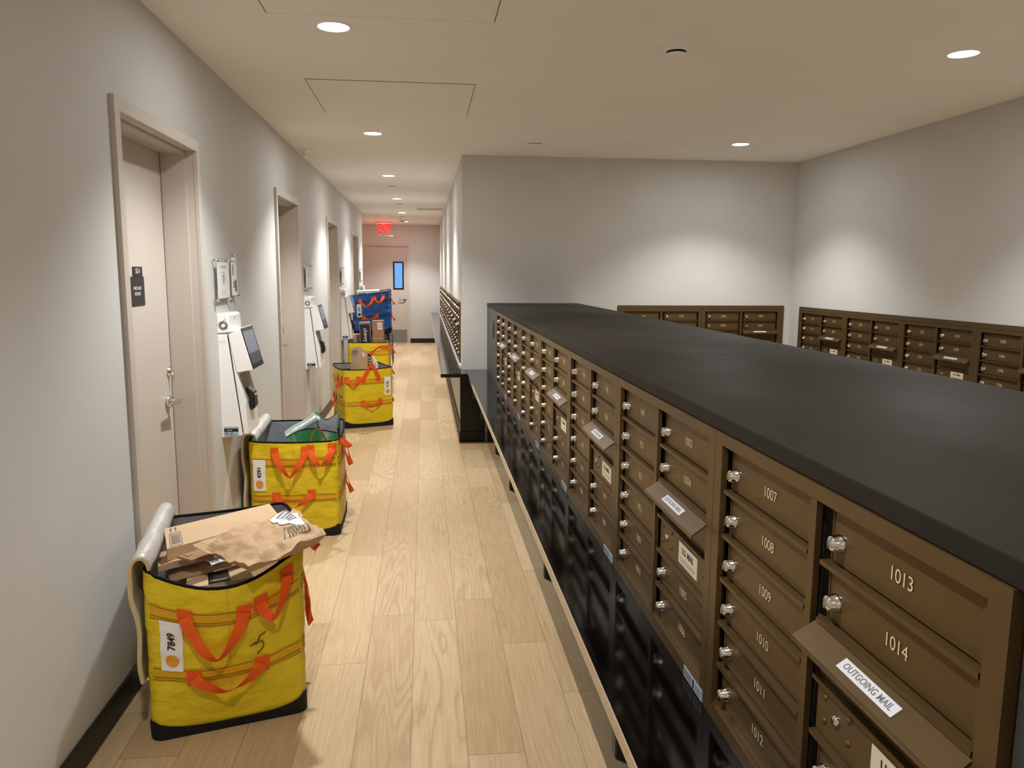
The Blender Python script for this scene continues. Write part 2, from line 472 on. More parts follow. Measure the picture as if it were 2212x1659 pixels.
# ------------------------------------------------------------------ ceiling things
def downlight(x, y, label):
    t = thing('downlight', label, 'ceiling light', (x, y, CEIL), 0, 'recessed round downlights in the ceiling')
    MB().lathe([(.064, -.001), (.066, -.006), (.078, -.004), (.082, 0)], 36).ob('trim_ring', M_WHITEPL, t)
    d = MB().lathe([(0, -.0025), (.064, -.0025)], 36).ob('diffuser', M_LAMPDISC, t)
    li = bpy.data.lights.new('downlight_lamp', 'SPOT'); li.energy = LAMP_W; li.color = LAMP_RGB
    li.energy = LAMP_W*(1.38 if x < 0 and y > 2 else (.95 if x > 0 else .62))
    li.spot_size = radians(116); li.spot_blend = .6; li.shadow_soft_size = .05
    lo = bpy.data.objects.new('downlight_lamp', li); C.objects.link(lo); lo.parent = t; lo.location = (0, 0, -.012)
    la = bpy.data.lights.new('diffuser_glow', 'AREA'); la.shape = 'DISK'; la.size = .12; la.energy = SPILL_W; la.color = LAMP_RGB
    ao = bpy.data.objects.new('diffuser_glow', la); C.objects.link(ao); ao.parent = t; ao.location = (0, 0, -.014)
    return t
dl = {(-.375, 3.56): 'large bright round downlight nearest the camera over the corridor',
      (-.375, 6.14): 'round downlight in the corridor ceiling just past the square access panel',
      (-.375, 8.74): 'round downlight over the corridor, third from the camera',
      (-.375, 11.42): 'round downlight over the corridor, fourth from the camera',
      (-.375, 14.0): 'round downlight over the corridor, second from the exit sign end',
      (-.375, 16.4): 'round downlight closest to the end wall with the exit sign',
      (2.53, 3.58): 'round downlight over the mail room at the top right of the photo',
      (2.53, 6.2): 'round downlight over the mail room nearest the back wall',
      (-.375, -1.65): 'round downlight over the corridor far behind the camera',
      (-.375, .95): 'round downlight over the corridor just above and ahead of the camera',
      (2.53, -1.65): 'round downlight over the mail room far behind the camera',
      (2.53, .95): 'round downlight over the mail room to the right of the camera'}
for x, y in LAMPS: downlight(x, y, dl[(x, y)])

t = thing('smoke_detector', 'white cone-shaped smoke detector hanging under the ceiling between two downlights', 'smoke detector', (1.136, 3.57, CEIL))
MB().lathe([(.078, 0), (.078, -.006), (.06, -.012), (.048, -.045), (.045, -.047)], 32).ob('base', M_WHITEPL, t)
MB().lathe([(.045, -.047), (.041, -.05), (.041, -.056)], 32).ob('vent_slot', M_GAP, t)
MB().lathe([(.044, -.056), (.044, -.062), (.036, -.068), (0, -.069)], 32).ob('cap', M_WHITEPL, t)
def disc(x, y, r, label, name='sprinkler_cover', cat='sprinkler cover', group=None):
    t = thing(name, label, cat, (x, y, CEIL), 0, group)
    MB().lathe([(r*1.02, 0), (r*1.02, -.004)], 28).ob('shadow_gap', M_SEAM, t)
    MB().lathe([(r, -.003), (r, -.009), (r-.006, -.011), (0, -.012)], 28).ob('cover_plate', M_WHITEPL, t)
disc(.9, 6.45, .052, 'flat round sprinkler cover in the ceiling just before the back wall')
disc(-.38, 9.85, .05, 'flat round sprinkler cover in the corridor ceiling between third and fourth downlights')
disc(-.38, 12.32, .05, 'flat round sprinkler cover in the corridor ceiling between fourth and fifth downlights')
disc(-.39, 14.95, .06, 'pale round cover just beyond the fifth corridor downlight')
t = thing('smoke_detector', 'small white detector on the corridor ceiling just before the last downlight', 'smoke detector', (-.40, 15.6, CEIL))
MB().lathe([(.07, 0), (.07, -.01), (.05, -.05), (0, -.052)], 24).ob('housing', M_WHITEPL, t)
MB().lathe([(.052, -.046), (.05, -.054), (0, -.055)], 24).ob('vent_slot', M_GAP, t)
t = thing('ceiling_sensor', 'small white hanging sensor where ceiling meets left wall above second door', 'sensor', (-1.014, 7.04, CEIL))
MB().lathe([(.045, 0), (.045, -.012), (.022, -.02), (.02, -.045), (.03, -.048), (.03, -.052), (0, -.053)], 20).ob('sprinkler_body', M_WHITEPL, t)

def access_panel(x0, x1, y0, y1, label, w=.004):
    t = thing('access_panel', label, 'ceiling panel', ((x0+x1)/2, (y0+y1)/2, CEIL))
    hx, hy = (x1-x0)/2, (y1-y0)/2
    MB().box(-hx+w, hx-w, -hy+w, hy-w, -.002, 0).ob('panel', M_CEIL, t)
    s = MB()
    for a, c, e, g in ((-hx, hx, -hy-.001, -hy+w), (-hx, hx, hy-w*.4, hy), (-hx, -hx+w*.7, -hy, hy), (hx-w*.7, hx, -hy, hy)): s.box(a, c, e, g, -.0012, .0)
    s.ob('seam', M_SEAM, t)
    return t
access_panel(-.637, .293, 4.51, 5.42, 'square flush access panel with dark seams above the corridor')
access_panel(-.628, .303, 2.51, 3.42, 'square flush access panel cut off by the top photo edge')
access_panel(-1.085, -.80, 14.5, 15.25, 'flush access panel left of the exit sign at corridor end')
t = thing('linear_vent', 'pale linear slot air diffuser in the far corridor ceiling', 'vent', (.1, 13.15, CEIL))
MB().box(-.23, .23, -.17, .17, -.006, 0).ob('frame', M_CEIL, t)
s = MB()
for k in range(5): s.box(-.21, .21, -.15+k*.065, -.13+k*.065, -.0075, -.0055)
s.ob('slot', M_VENT, t)

# exit sign
t = thing('exit_sign', 'clear edge-lit sign with glowing red EXIT letters hanging at corridor end', 'exit sign', (-.812, 16.5, CEIL))
MB().box(-.19, .19, -.03, .03, -.012, 0).ob('canopy', M_STEEL, t)
MB().box(-.18, .18, -.004, .004, -.285, -.028).ob('acrylic_panel', M_ACRYL, t)
vs, fs = text_geo('EXIT', .235, .002, .02, .95)
g = MB(); g.add(vs, fs, lambda v: Vector((v[0]*.62, -.009+v[2], -.155+v[1]*1.12))).ob('letters', M_EXIT, t)
MB().box(-.11, .11, -.007, -.0045, -.055, -.04).ob('led_strip', M_EXITTOP, t)
MB().box(-.18, .18, -.006, .006, -.292, -.284).ob('bottom_edge', M_WHITEPL, t)

# ------------------------------------------------------------------ mailboxes
P, UH = .78, .58
OX0, OX1, OZ0, OZ1 = .035, .747, .03, .557
COLS = [(.040, .372), (.408, .740)]
ROW = (OZ1-OZ0)/6
def rz(r): return OZ1-ROW*(r+1)          # bottom of row r (0 = top)
def fr_mesh():
    m = MB()
    m.box(0.001, OX0, -.012, .0, 0, UH).box(OX1, P-.001, -.012, .0, 0, UH).box(OX0, OX1, -.012, .0, 0, OZ0).box(OX0, OX1, -.012, 0, OZ1, UH)
    m.box(.378, .396, -.010, .0, OZ0, OZ1)
    m.box(0, P, .018, .04, 0, UH, 1)
    for (a, c) in COLS:
        for r in range(1, 6):
            if a > .2 and r == 3: pass
            z = OZ1-ROW*r
            m.box(a+.004, c, -.009, .008, z-.0035, z+.0035)
    m.box(OX0, OX1, -.006, .01, OZ0, OZ0+.006)
    # returns behind the face
    m.box(0, .004, 0, .03, 0, UH).box(P-.004, P, 0, .03, 0, UH).box(0, P, 0, .03, UH-.004, UH).box(0, P, 0, .03, 0, .004)
    return m.mesh('mailbox_frame', [M_BRONZE, M_BRONZED], bevel=0)
ME_FR = fr_mesh()
DW = COLS[0][1]-COLS[0][0]
def door_mesh():
    # the leaf, its folded right lip and lower ledge
    m = MB()
    m.box(.013, DW-.004, 0, .006, .006, ROW-.006)
    m.box(DW-.012, DW-.006, -.004, 0, .008, ROW-.008)
    m.box(.013, .016, -.002, 0, .008, ROW-.008)
    return m.mesh('mailbox_door', M_BRONZE, bevel=.0012)
ME_DR = door_mesh()
ME_LK = MB().lathe([(.0135, 0), (.0135, -.004), (.0118, -.005), (.0118, -.015), (.010, -.0175), (0, -.020)], 18, (0, 0, 0), 'y') \
    .box(-.0012, .0012, -.0210, -.0185, -.006, .006).mesh('lock', M_CHROME)
fl = MB()
fl.hexa([(-.004, -.040, -.026), (DW+.006, -.040, -.026), (DW+.002, -.0005, .0), (0, -.0005, .0),
         (-.004, -.041, -.023), (DW+.006, -.041, -.023), (DW+.002, -.001, .004), (0, -.001, .004)])
fl.hexa([(-.004, -.041, -.031), (DW+.006, -.041, -.031), (DW+.006, -.038, -.031), (-.004, -.038, -.031),
         (-.004, -.042, -.023), (DW+.006, -.042, -.023), (DW+.006, -.039, -.024), (-.004, -.039, -.024)])
fl.box(.0, DW, -.004, .0, -.004, .010)
ME_FL = fl.mesh('outgoing_mail_hood', M_BRONZE)
sl_n = Vector((0, -.027, .055)).normalized(); sl_y = Vector((0, .040, .027)).normalized()
lb = MB(); f0 = frame_fn((DW/2, -.024, -.0112), (1, 0, 0), sl_y)
lb.add([(-.062, -.009, .0), (.062, -.009, .0), (.062, .009, .0), (-.062, .009, .0), (-.062, -.009, .0012), (.062, -.009, .0012), (.062, .009, .0012), (-.062, .009, .0012)],
       [(3, 2, 1, 0), (4, 5, 6, 7), (0, 1, 5, 4), (1, 2, 6, 5), (2, 3, 7, 6), (3, 0, 4, 7)], f0)
vs, fs = text_geo('OUTGOING MAIL', .0135, 0, .012)
lb.add(vs, fs, lambda v: f0((v[0], v[1], .0016)), 1)
ME_LB = lb.mesh('outgoing_mail_label', [M_LABELBLUE, M_GREYINK], fixn=False)
# US mail master door
us = MB().box(.006, DW-.002, -.002, .006, .004, ROW-.004)
ME_US = us.mesh('master_mail_door', M_BRONZE, bevel=.001)
RV = ((.03, .066), (.03, .030), (.094, .068), (.094, .034), (.305, .048))
ME_RV = MB().lathe([(.0048, -.002), (.004, -.0045), (0, -.0055)], 10, (0, 0, 0), 'y').mesh('rivet', M_BRONZE)
ME_CAM = MB().lathe([(.0085, -.002), (.0085, -.005), (.006, -.007), (0, -.0065)], 14, (.062, 0, .048), 'y').mesh('arrow_lock', M_CHROME)
ul = MB(); ul.box(.15, .27, -.0035, -.002, .022, .072)
vs, fs = text_geo('U.S. MAIL', .019, 0, .03)
ul.add(vs, fs, frame_fn((.21, -.0039, .055), (1, 0, 0), (0, 0, 1)), 1)
ul.box(.16, .26, -.0039, -.0035, .036, .0375, 2).box(.165, .255, -.0039, -.0035, .031, .0325, 2)
ME_UL = ul.mesh('us_mail_label', [M_CREAM, M_INK, M_GREYINK], fixn=False)
st = MB().box(P-.125, P-.012, -.0135, -.012, .002, .026)
for k in range(7):
    st.box(P-.121+k*.0068, P-.117+k*.0068, -.0139, -.0135, .006, .022, 1)
st.box(P-.068, P-.060, -.0139, -.0135, .004, .024, 2)
for k in range(3): st.box(P-.054, P-.02, -.0139, -.0135, .006+k*.006, .009+k*.006, 1)
ME_ST = st.mesh('serial_sticker', [M_STICK, M_GREYINK, M_INK])
_nm = {}
def num_mesh(n):
    if n not in _nm:
        vs, fs = text_geo(str(n), .0265, 0, -.004, .95)
        _nm[n] = MB().add(vs, fs, frame_fn((0, 0, 0), (1, 0, 0), (0, 0, 1))).mesh('number', M_NUM, fixn=False)
    return _nm[n]

def mail_unit(loc, rot, nums, label, group, detail=2, rows=6):
    t = thing('mailbox_unit', label, 'mailbox unit', loc, rot, group)
    link('mailbox_frame', ME_FR, t)
    k = 0
    for ci, (a, c) in enumerate(COLS):
        for r in range(rows):
            z = rz(r)
            if ci == 1 and r == 2:
                h = link('outgoing_mail_hood', ME_FL, t, (a, 0, z+ROW-.004))
                link('outgoing_mail_label', ME_LB, h, label='white OUTGOING MAIL label')
                link('mail_slot_plate', ME_US, t, (a, .004, z))
                continue
            if ci == 1 and r == 3:
                d = link('master_mail_door', ME_US, t, (a, .002, z))
                if detail >= 2:
                    for x_, z_ in RV: link('rivet', ME_RV, d, (x_, 0, z_))
                link('arrow_lock', ME_CAM, d)
                link('us_mail_label', ME_UL, d, label='cream U.S. MAIL label')
                continue
            d = link('mailbox_door', ME_DR, t, (a, .004, z))
            link('lock', ME_LK, d, (.036, 0, ROW*.43))
            if detail >= 1 and nums:
                link('number', num_mesh(nums[k]), d, (DW*.53, -.0012, ROW*.48))
            k += 1
    if detail >= 2: link('serial_sticker', ME_ST, t)
    return t
def nxt(n, k):
    """numbers run x01..x52 on every floor"""
    out = []
    for _ in range(k):
        out.append(n); n += 1
        if n % 100 == 53: n = n-52+100
    return out
order = nxt(841, 80)
def after(n, k=10):
    i = order.index(n); return order[i:i+k]
XM, ZM = .564, .677
RF = -pi/2
names_i = ['nearest the camera', 'second from the camera', 'third from the camera', 'the middle one of seven',
           'third from the far end', 'second from the far end', 'beside the panel with a round hole']
first = [1007, 949, 939, 929, 919, 909, 851]
for k in range(7):
    n = after(first[k])
    mail_unit((XM+.012, 1.437+P*k, ZM), RF, n, 'dark bronze mailbox unit in the island, %s' % names_i[k], 'mailbox units in the island counter')
# back wall and right wall banks
for k, (x, n) in enumerate(((1.806, 1145), (2.586, 1203))):
    pass
order2 = nxt(1145, 120)
def a2(n): i = order2.index(n); return order2[i:i+10]
bx = 3.409-.03
lbs = ['dark bronze mailbox unit on the back wall, the one nearer the room corner', 'dark bronze mailbox unit on the back wall, half hidden behind the counter top']
for k, n in enumerate((1203, 1145)):
    mail_unit((bx-P*(k+1), YB-.002, .655), 0, a2(n), lbs[k], 'mailbox units on the back wall')
ry = 6.911-.03
lbs = ['bronze mailbox unit on the right wall, nearest the corner, doors 1213 and 1219',
       'bronze mailbox unit on the right wall, second from corner, doors 1223 and 1229',
       'bronze mailbox unit on the right wall, third from corner, doors 1233 and 1239',
       'bronze mailbox unit on the right wall cut by the photo edge, door 1243',
       'dark bronze mailbox unit on the right wall, outside the right photo edge']
for k, n in enumerate((1213, 1223, 1233, 1243, 1301)):
    mail_unit((XR-.002, ry-P*k, .655), RF, a2(n), lbs[k], 'mailbox units on the right wall')
# dark surrounds of the wall banks
def surround(name, label, L0, loc, rot):
    t = thing(name, label, 'trim', loc, rot)
    for n_, q in (('top_strip', (0, L0, -.008, .012, UH+.001, UH+.03)), ('side_strip', (0, .029, -.008, .012, 0, UH)), ('side_strip', (L0-.029, L0, -.008, .012, 0, UH)), ('bottom_strip', (0, L0, -.008, .012, -.03, -.001))):
        MB().box(*q).ob(n_, M_BRONZE, t)
surround('mailbox_surround', 'thin dark bronze surround framing the mailboxes on the back wall', 2*P+.06, (bx-2*P-.03, YB-.001, .655), 0)
surround('mailbox_surround', 'thin dark bronze surround framing the mailboxes on the right wall', 5*P+.06, (XR-.001, ry+.03, .655), RF)
# corridor bank
ordn = ['first', 'second', 'third', 'fourth', 'fifth', 'sixth', 'seventh', 'eighth', 'ninth', 'tenth', 'eleventh', 'twelfth']
low = nxt(301, 400)
for k in range(12):
    mail_unit((XP-.001, 7.43+P*(k+1), ZM+.0225), RF, low[(24-2*k)*10:(24-2*k)*10+10] if k < 4 else None,
              'dark mailbox unit in the long corridor row, %s along from the wall corner' % ordn[k], 'mailbox units along the corridor wall', detail=1)
tag(MB().box(XP-.020, XP, 7.36, YE-.3, ZM, ZM+.022).ob('shelf_backsplash', M_WHITEPL), 'thin pale strip between the corridor shelf and its mailboxes', 'trim strip')

# ------------------------------------------------------------------ island
t = thing('island_cabinet', 'long dark cabinet body carrying the island mailboxes and counter top', 'cabinet', (XM+.02, .3, 0))
MB().box(.035, .80, -.55, 6.8, 0, 1.25).ob('carcass', M_GLOSSBLACK, t)
MB().box(-.02, .035, -.55, 6.8, 0, .64).ob('front_panel', M_GLOSSBLACK, t)
e = MB().box(-.008, .035, -.55, .352, .677, 1.257).ob('end_filler_panel', M_FASCIA, t)
f2 = MB().box(-.016, .035, 5.825, 6.81, .677, 1.257).ob('far_filler_panel', M_FASCIA, t)
MB().lathe([(.0, 0), (.075, 0), (.078, .0)], 30, (-.0175, 6.14, 1.09), 'x').lathe([(.075, 0), (.075, .01)], 30, (-.0175, 6.14, 1.09), 'x').ob('round_grommet_hole', M_GAP, f2)
t = thing('island_counter_top', 'long charcoal counter top with scuffed matte surface over the mailboxes', 'counter top', (XM, 0, 1.257))
MB().box(.003, .846, -.3, YB-.005, .0008, .030).ob('slab', M_COUNTER, t, bevel=.002)
MB().box(.0035, .842, 5.15, 5.152, .0303, .0305).box(.0035, .842, 2.55, 2.552, .0303, .0305).ob('joint_line', M_GAP, t)

t = thing('island_shelf', 'narrow gloss black shelf with pale edge running below the island mailboxes', 'shelf', (.371, 0, 0))
MB().box(.003, .20, -.4, YB-.002, .645, .6765).ob('shelf_board', M_GLOSSBLACK, t)
MB().box(0, .003, -.4, 6.09, .645, .6765).ob('edge_banding', M_EDGE, t, label='pale wood edge strip')
MB().box(0, .003, 6.09, 6.80, .645, .6765).ob('edge_banding', M_GLOSSBLACK, t)
for yb in (1.46, 2.41, 3.45, 4.17, 5.2, 6.1):
    MB().hexa([(.006, yb-.035, .578), (.19, yb-.035, .48), (.19, yb+.0, .48), (.006, yb, .578), (.006, yb-.035, .645), (.19, yb-.035, .645), (.19, yb, .645), (.006, yb, .645)]) \
        .ob('bracket', M_BLACKMET, t, bevel=.004)
t = thing('corridor_shelf', 'gloss black shelf under the long row of corridor mailboxes', 'shelf', (0, 0, 0))
MB().box(.138, XP-.001, YB, YE-.005, .645, .6765).box(.138, .3705, 6.80, YB, .645, .6765).ob('shelf_board', M_GLOSSBLACK, t)
MB().box(.135, .138, 6.80, YE-.005, .645, .6765).ob('edge_banding', M_EDGE, t, label='pale edge strip')
MB().box(.135, .3705, 6.797, 6.80, .645, .6765).ob('front_edge', M_GLOSSBLACK, t)
tag(MB().box(.318, .545, YB-.028, YB-.001, 0, .643).box(.31, .545, YB-.04, YB-.028, 0, .1).ob('end_panel', M_GLOSSBLACK),
    'black end panel with plinth under the shelf corner at the pillar', 'panel')

# ------------------------------------------------------------------ kiosks and wall signs
def petal(g, cx, cz, a, r0, r1, wd, fx):
    pts = []
    for k in range(5):
        q = k/4; r = r0+(r1-r0)*q; aa = a+q*.55
        pts.append((cx+r*cos(aa), cz+r*sin(aa), wd*sin(pi*(.12+.76*q)), aa))
    for k in range(4):
        (x0, z0, w0, a0), (x1, z1, w1, a1) = pts[k], pts[k+1]
        q = [(x0-w0*sin(a0), z0+w0*cos(a0)), (x0+w0*sin(a0), z0-w0*cos(a0)), (x1+w1*sin(a1), z1-w1*cos(a1)), (x1-w1*sin(a1), z1+w1*cos(a1))]
        g.quad(*[fx(*p) for p in q])
def prism(prof, y0, y1, m=None):
    g = m or MB(); n = len(prof); i = len(g.v)
    g.v += [Vector((x, y0, z)) for x, z in prof]+[Vector((x, y1, z)) for x, z in prof]
    g.f.append(tuple(range(i, i+n))); g.m.append(0); g.sm.append(False)
    g.f.append(tuple(range(i+2*n-1, i+n-1, -1))); g.m.append(0); g.sm.append(False)
    for k in range(n):
        g.f.append((i+k, i+n+k, i+n+(k+1) % n, i+(k+1) % n)); g.m.append(0); g.sm.append(False)
    return g
def make_kiosk(label):
    # local: x out of the wall, y along the wall, z height (origin on the wall at the floor line below)
    t = thing('package_kiosk', label, 'kiosk', (XL, 0, 0), 0, 'white package scanning kiosks on the left wall')
    W = .27
    prism([(0, .672), (.108, .682), (.108, .70), (.05, 1.228), (0, 1.228)], 0, W).ob('body', M_WHITEPL, t, bevel=.004)
    hd = prism([(0, 1.231), (.066, 1.238), (.061, 1.328), (.045, 1.338), (0, 1.336)], 0, W).ob('head', M_WHITEPL, t, bevel=.006)
    prism([(.051, 1.226), (.0545, 1.226), (.1135, .698), (.109, .698)], .002, W-.002).ob('slot', M_GAP, t)
    prism([(.056, 1.226), (.070, 1.226), (.098, .998), (.13, .86), (.138, .69), (.114, .69)], .0, W).ob('front_shell', M_WHITEPL, t, bevel=.003)
    prism([(.06, 1.0), (.09, 1.03), (.102, .995), (.134, .86), (.130, .855)], .045, W-.01).ob('scanner_recess', M_TAUPEPL, t)
    dd = prism([(.056, 1.226), (.118, 1.262), (.176, 1.038), (.094, 1.024)], -.004, W+.004).ob('display_housing', M_WHITEPL, t, bevel=.003)
    # screen on the slanted outer face
    p0, p1 = Vector((.1195, 0, 1.262)), Vector((.1775, 0, 1.038)); dn = (p1-p0).normalized(); nn = Vector((-dn.z, 0, dn.x)); 
    if nn.x < 0: nn = -nn
    ay = Vector((0, 1, 0))
    L_ = (p1-p0).length
    def slab(g, a0, a1, y0, y1, h0, h1, m=0):
        c = [p0+dn*a+ay*y+nn*h for h in (h0, h1) for a, y in ((a0, y0), (a1, y0), (a1, y1), (a0, y1))]
        g.hexa(c, m); return g
    sc = slab(MB(), .004, L_-.004, .002, W-.002, 0, .003).ob('screen_bezel', M_BLACKPL, dd)
    slab(slab(MB(), .024, L_*.62, .008, W-.02, .0028, .0038), L_*.62, L_-.028, .008, W-.02, .0028, .0038, 1).ob('screen', [M_SCREEN, M_SCREEND], dd)
    # scanner
    sn = prism([(.098, .925), (.125, .935), (.158, .905), (.165, .83), (.146, .805), (.125, .83)], .075, .155).ob('barcode_scanner', M_BLACKPL, t, bevel=.004)
    MB().box(.158, .164, .11, .12, .888, .896).ob('scanner_light', M_REDLED, sn)
    # near side face marks: swirl, dots, sticker
    g = MB()
    for k in range(12): petal(g, .033, 1.275, k*pi/6, .010, .0265, .0032, lambda a, c: (a, -.0012, c))
    g.ob('swirl_emblem', M_INK, hd)
    g = MB(); g.box(.0415, .0445, -.0005, .001, 1.30, 1.31)
    for r in range(3):
        for k in range(6): g.box(.008+k*.0055, .0095+k*.0055, -.0012, 0, 1.192-r*.005, 1.1935-r*.005)
    g.ob('small_vents', M_GREYINK, t)
    g = MB().box(.012, .088, -.001, 0, .678, .732).box(.014, .087, -.0015, -.001, .705, .722, 1).box(.018, .034, -.0015, -.001, .694, .698, 1).box(.044, .06, -.0015, -.001, .694, .698, 1)
    for k in range(2): g.box(.02, .08, -.0015, -.001, .682+k*.004, .6832+k*.004, 2)
    g.box(.028, .055, -.002, -.0015, .711, .715, 0)
    g.ob('serial_sticker', [M_STICK, M_INK, M_GREYINK], t)
    MB().box(.0615, .0625, .13, .137, 1.285, 1.315).ob('slot_mark', M_INK, hd)
    return t
KY = [4.24, 7.25, 10.38, 13.47]
k0 = make_kiosk('white package kiosk with tilted touch screen beside the nearest door')
k0.location.y = KY[0]
for y, l in zip(KY[1:], ('white package kiosk with touch screen between the second and third doors', 'white package kiosk between the third and fourth doors, beside the blue tote',
                         'white package kiosk past the fourth door, only its top shows above the blue tote')):
    c = copy_tree(k0); c.location.y = y; c['label'] = l

def acrylic_sign(y, label, two=False, ln=.29, group='clear acrylic notice holders above the kiosks'):
    t = thing('notice_holder', label, 'notice', (XL, y, 1.51), 0, group)
    hl, hh = ln/2, .115
    MB().box(.018, .020, -hl, hl, -hh, hh).ob('back_sheet', M_ACRYL, t)
    MB().box(.0265, .0295, -hl, hl, -hh, hh).ob('front_sheet', M_ACRYL, t)
    g = MB().box(.0215, .0228, -hl+.02, hl-.02, -hh+.02, hh-.02)
    fn = frame_fn((.0234, 0, hh-.045), (0, 1, 0), (0, 0, 1))
    for txt, sz, dz in (('PACKAGE ROOM', .016, 0), ('scan your code to open', .009, -.125), ('the package room door', .009, -.138)):
        vs, fs = text_geo(txt, sz); g.add(vs, fs, lambda v, dz=dz: fn((v[0], v[1]+dz, 0)), 1)
    def ring(r0, r1, cz):
        n = 28
        for k in range(n):
            a, c = 2*pi*k/n, 2*pi*(k+1)/n
            g.quad(*[(.0235, r*cos(q), cz+r*sin(q)*1.0) for r, q in ((r0, a), (r1, a), (r1, c), (r0, c))], m=1)
    ring(.030, .033, .012)
    g.quad((.0235, -.012, .028), (.0235, .012, .028), (.0235, .012, .012), (.0235, -.012, .012), 1)
    g.quad((.0235, -.012, .008), (.0235, .012, .008), (.0235, .004, -.008), (.0235, -.004, -.008), 1)
    g.ob('notice_paper', [M_PAPER, M_GREYINK], t, fixn=False)
    for sy in (-1, 1):
        for sz in (-1, 1):
            MB().lathe([(.006, 0), (.006, .036), (.0, .037)], 12, (0, sy*(hl-.012), sz*(hh-.012)), 'x').ob('standoff', M_CHROME, t)
    return t
acrylic_sign(4.335, 'clear acrylic notice holder with crest notice above the nearest kiosk')
# second notice overlapping it
t = thing('notice_holder', 'narrower clear notice holder with dark picture strips right of the crest notice', 'notice', (XL, 4.565, 1.535))
MB().box(.02, .022, -.065, .065, -.125, .125).ob('back_sheet', M_ACRYL, t)
g = MB().box(.0235, .025, -.06, .055, -.11, .10)
g.box(.025, .0257, -.035, -.02, .0, .06, 1).box(.025, .0257, -.03, .0, -.07, -.03, 2).box(.025, .0257, .012, .04, -.09, -.025, 1).box(.025, .0257, -.045, .035, .075, .079, 2)
g.ob('notice_paper', [M_PAPER, M_INK, M_GREYINK], t)
for sz in (-1, 1): MB().lathe([(.006, 0), (.006, .042), (0, .043)], 12, (0, .05, sz*.112), 'x').ob('standoff', M_CHROME, t)
for y, l in ((7.42, 'clear acrylic notice holder above the kiosk between second and third doors'), (10.5, 'clear acrylic notice holder above the kiosk between third and fourth doors'),
             (13.58, 'clear acrylic notice holder above the last kiosk before the end wall')):
    acrylic_sign(y, l, ln=.34)
# door number plates on the first door
dxf = XL-.149
t = tag(MB().box(0, .004, -.055, .055, -.022, .022).ob('door_number_plate', M_BLACKPL), 'small black plate with a door number on the nearest door', 'sign'); t.location = (dxf, 3.56, 1.553)
vs, fs = text_geo('S2-1', .03, 0, 0, 1.0)
MB().add(vs, fs, frame_fn((.0045, 0, .003), (0, 1, 0), (0, 0, 1))).ob('lettering', M_PAPER, t, fixn=False)
t = tag(MB().box(0, .004, -.085, .085, -.062, .062).ob('room_name_plate', M_BLACKPL), 'black room name plate below the number plate on the nearest door', 'sign'); t.location = (dxf, 3.545, 1.47)
g = MB()
for s_, dz in (('PACKAGE', .012), ('ROOMS', -.012)):
    vs, fs = text_geo(s_, .02, 0, 0, 1.0); g.add(vs, fs, frame_fn((.0045, 0, dz), (0, 1, 0), (0, 0, 1)))
g.ob('lettering', M_PAPER, t, fixn=False)

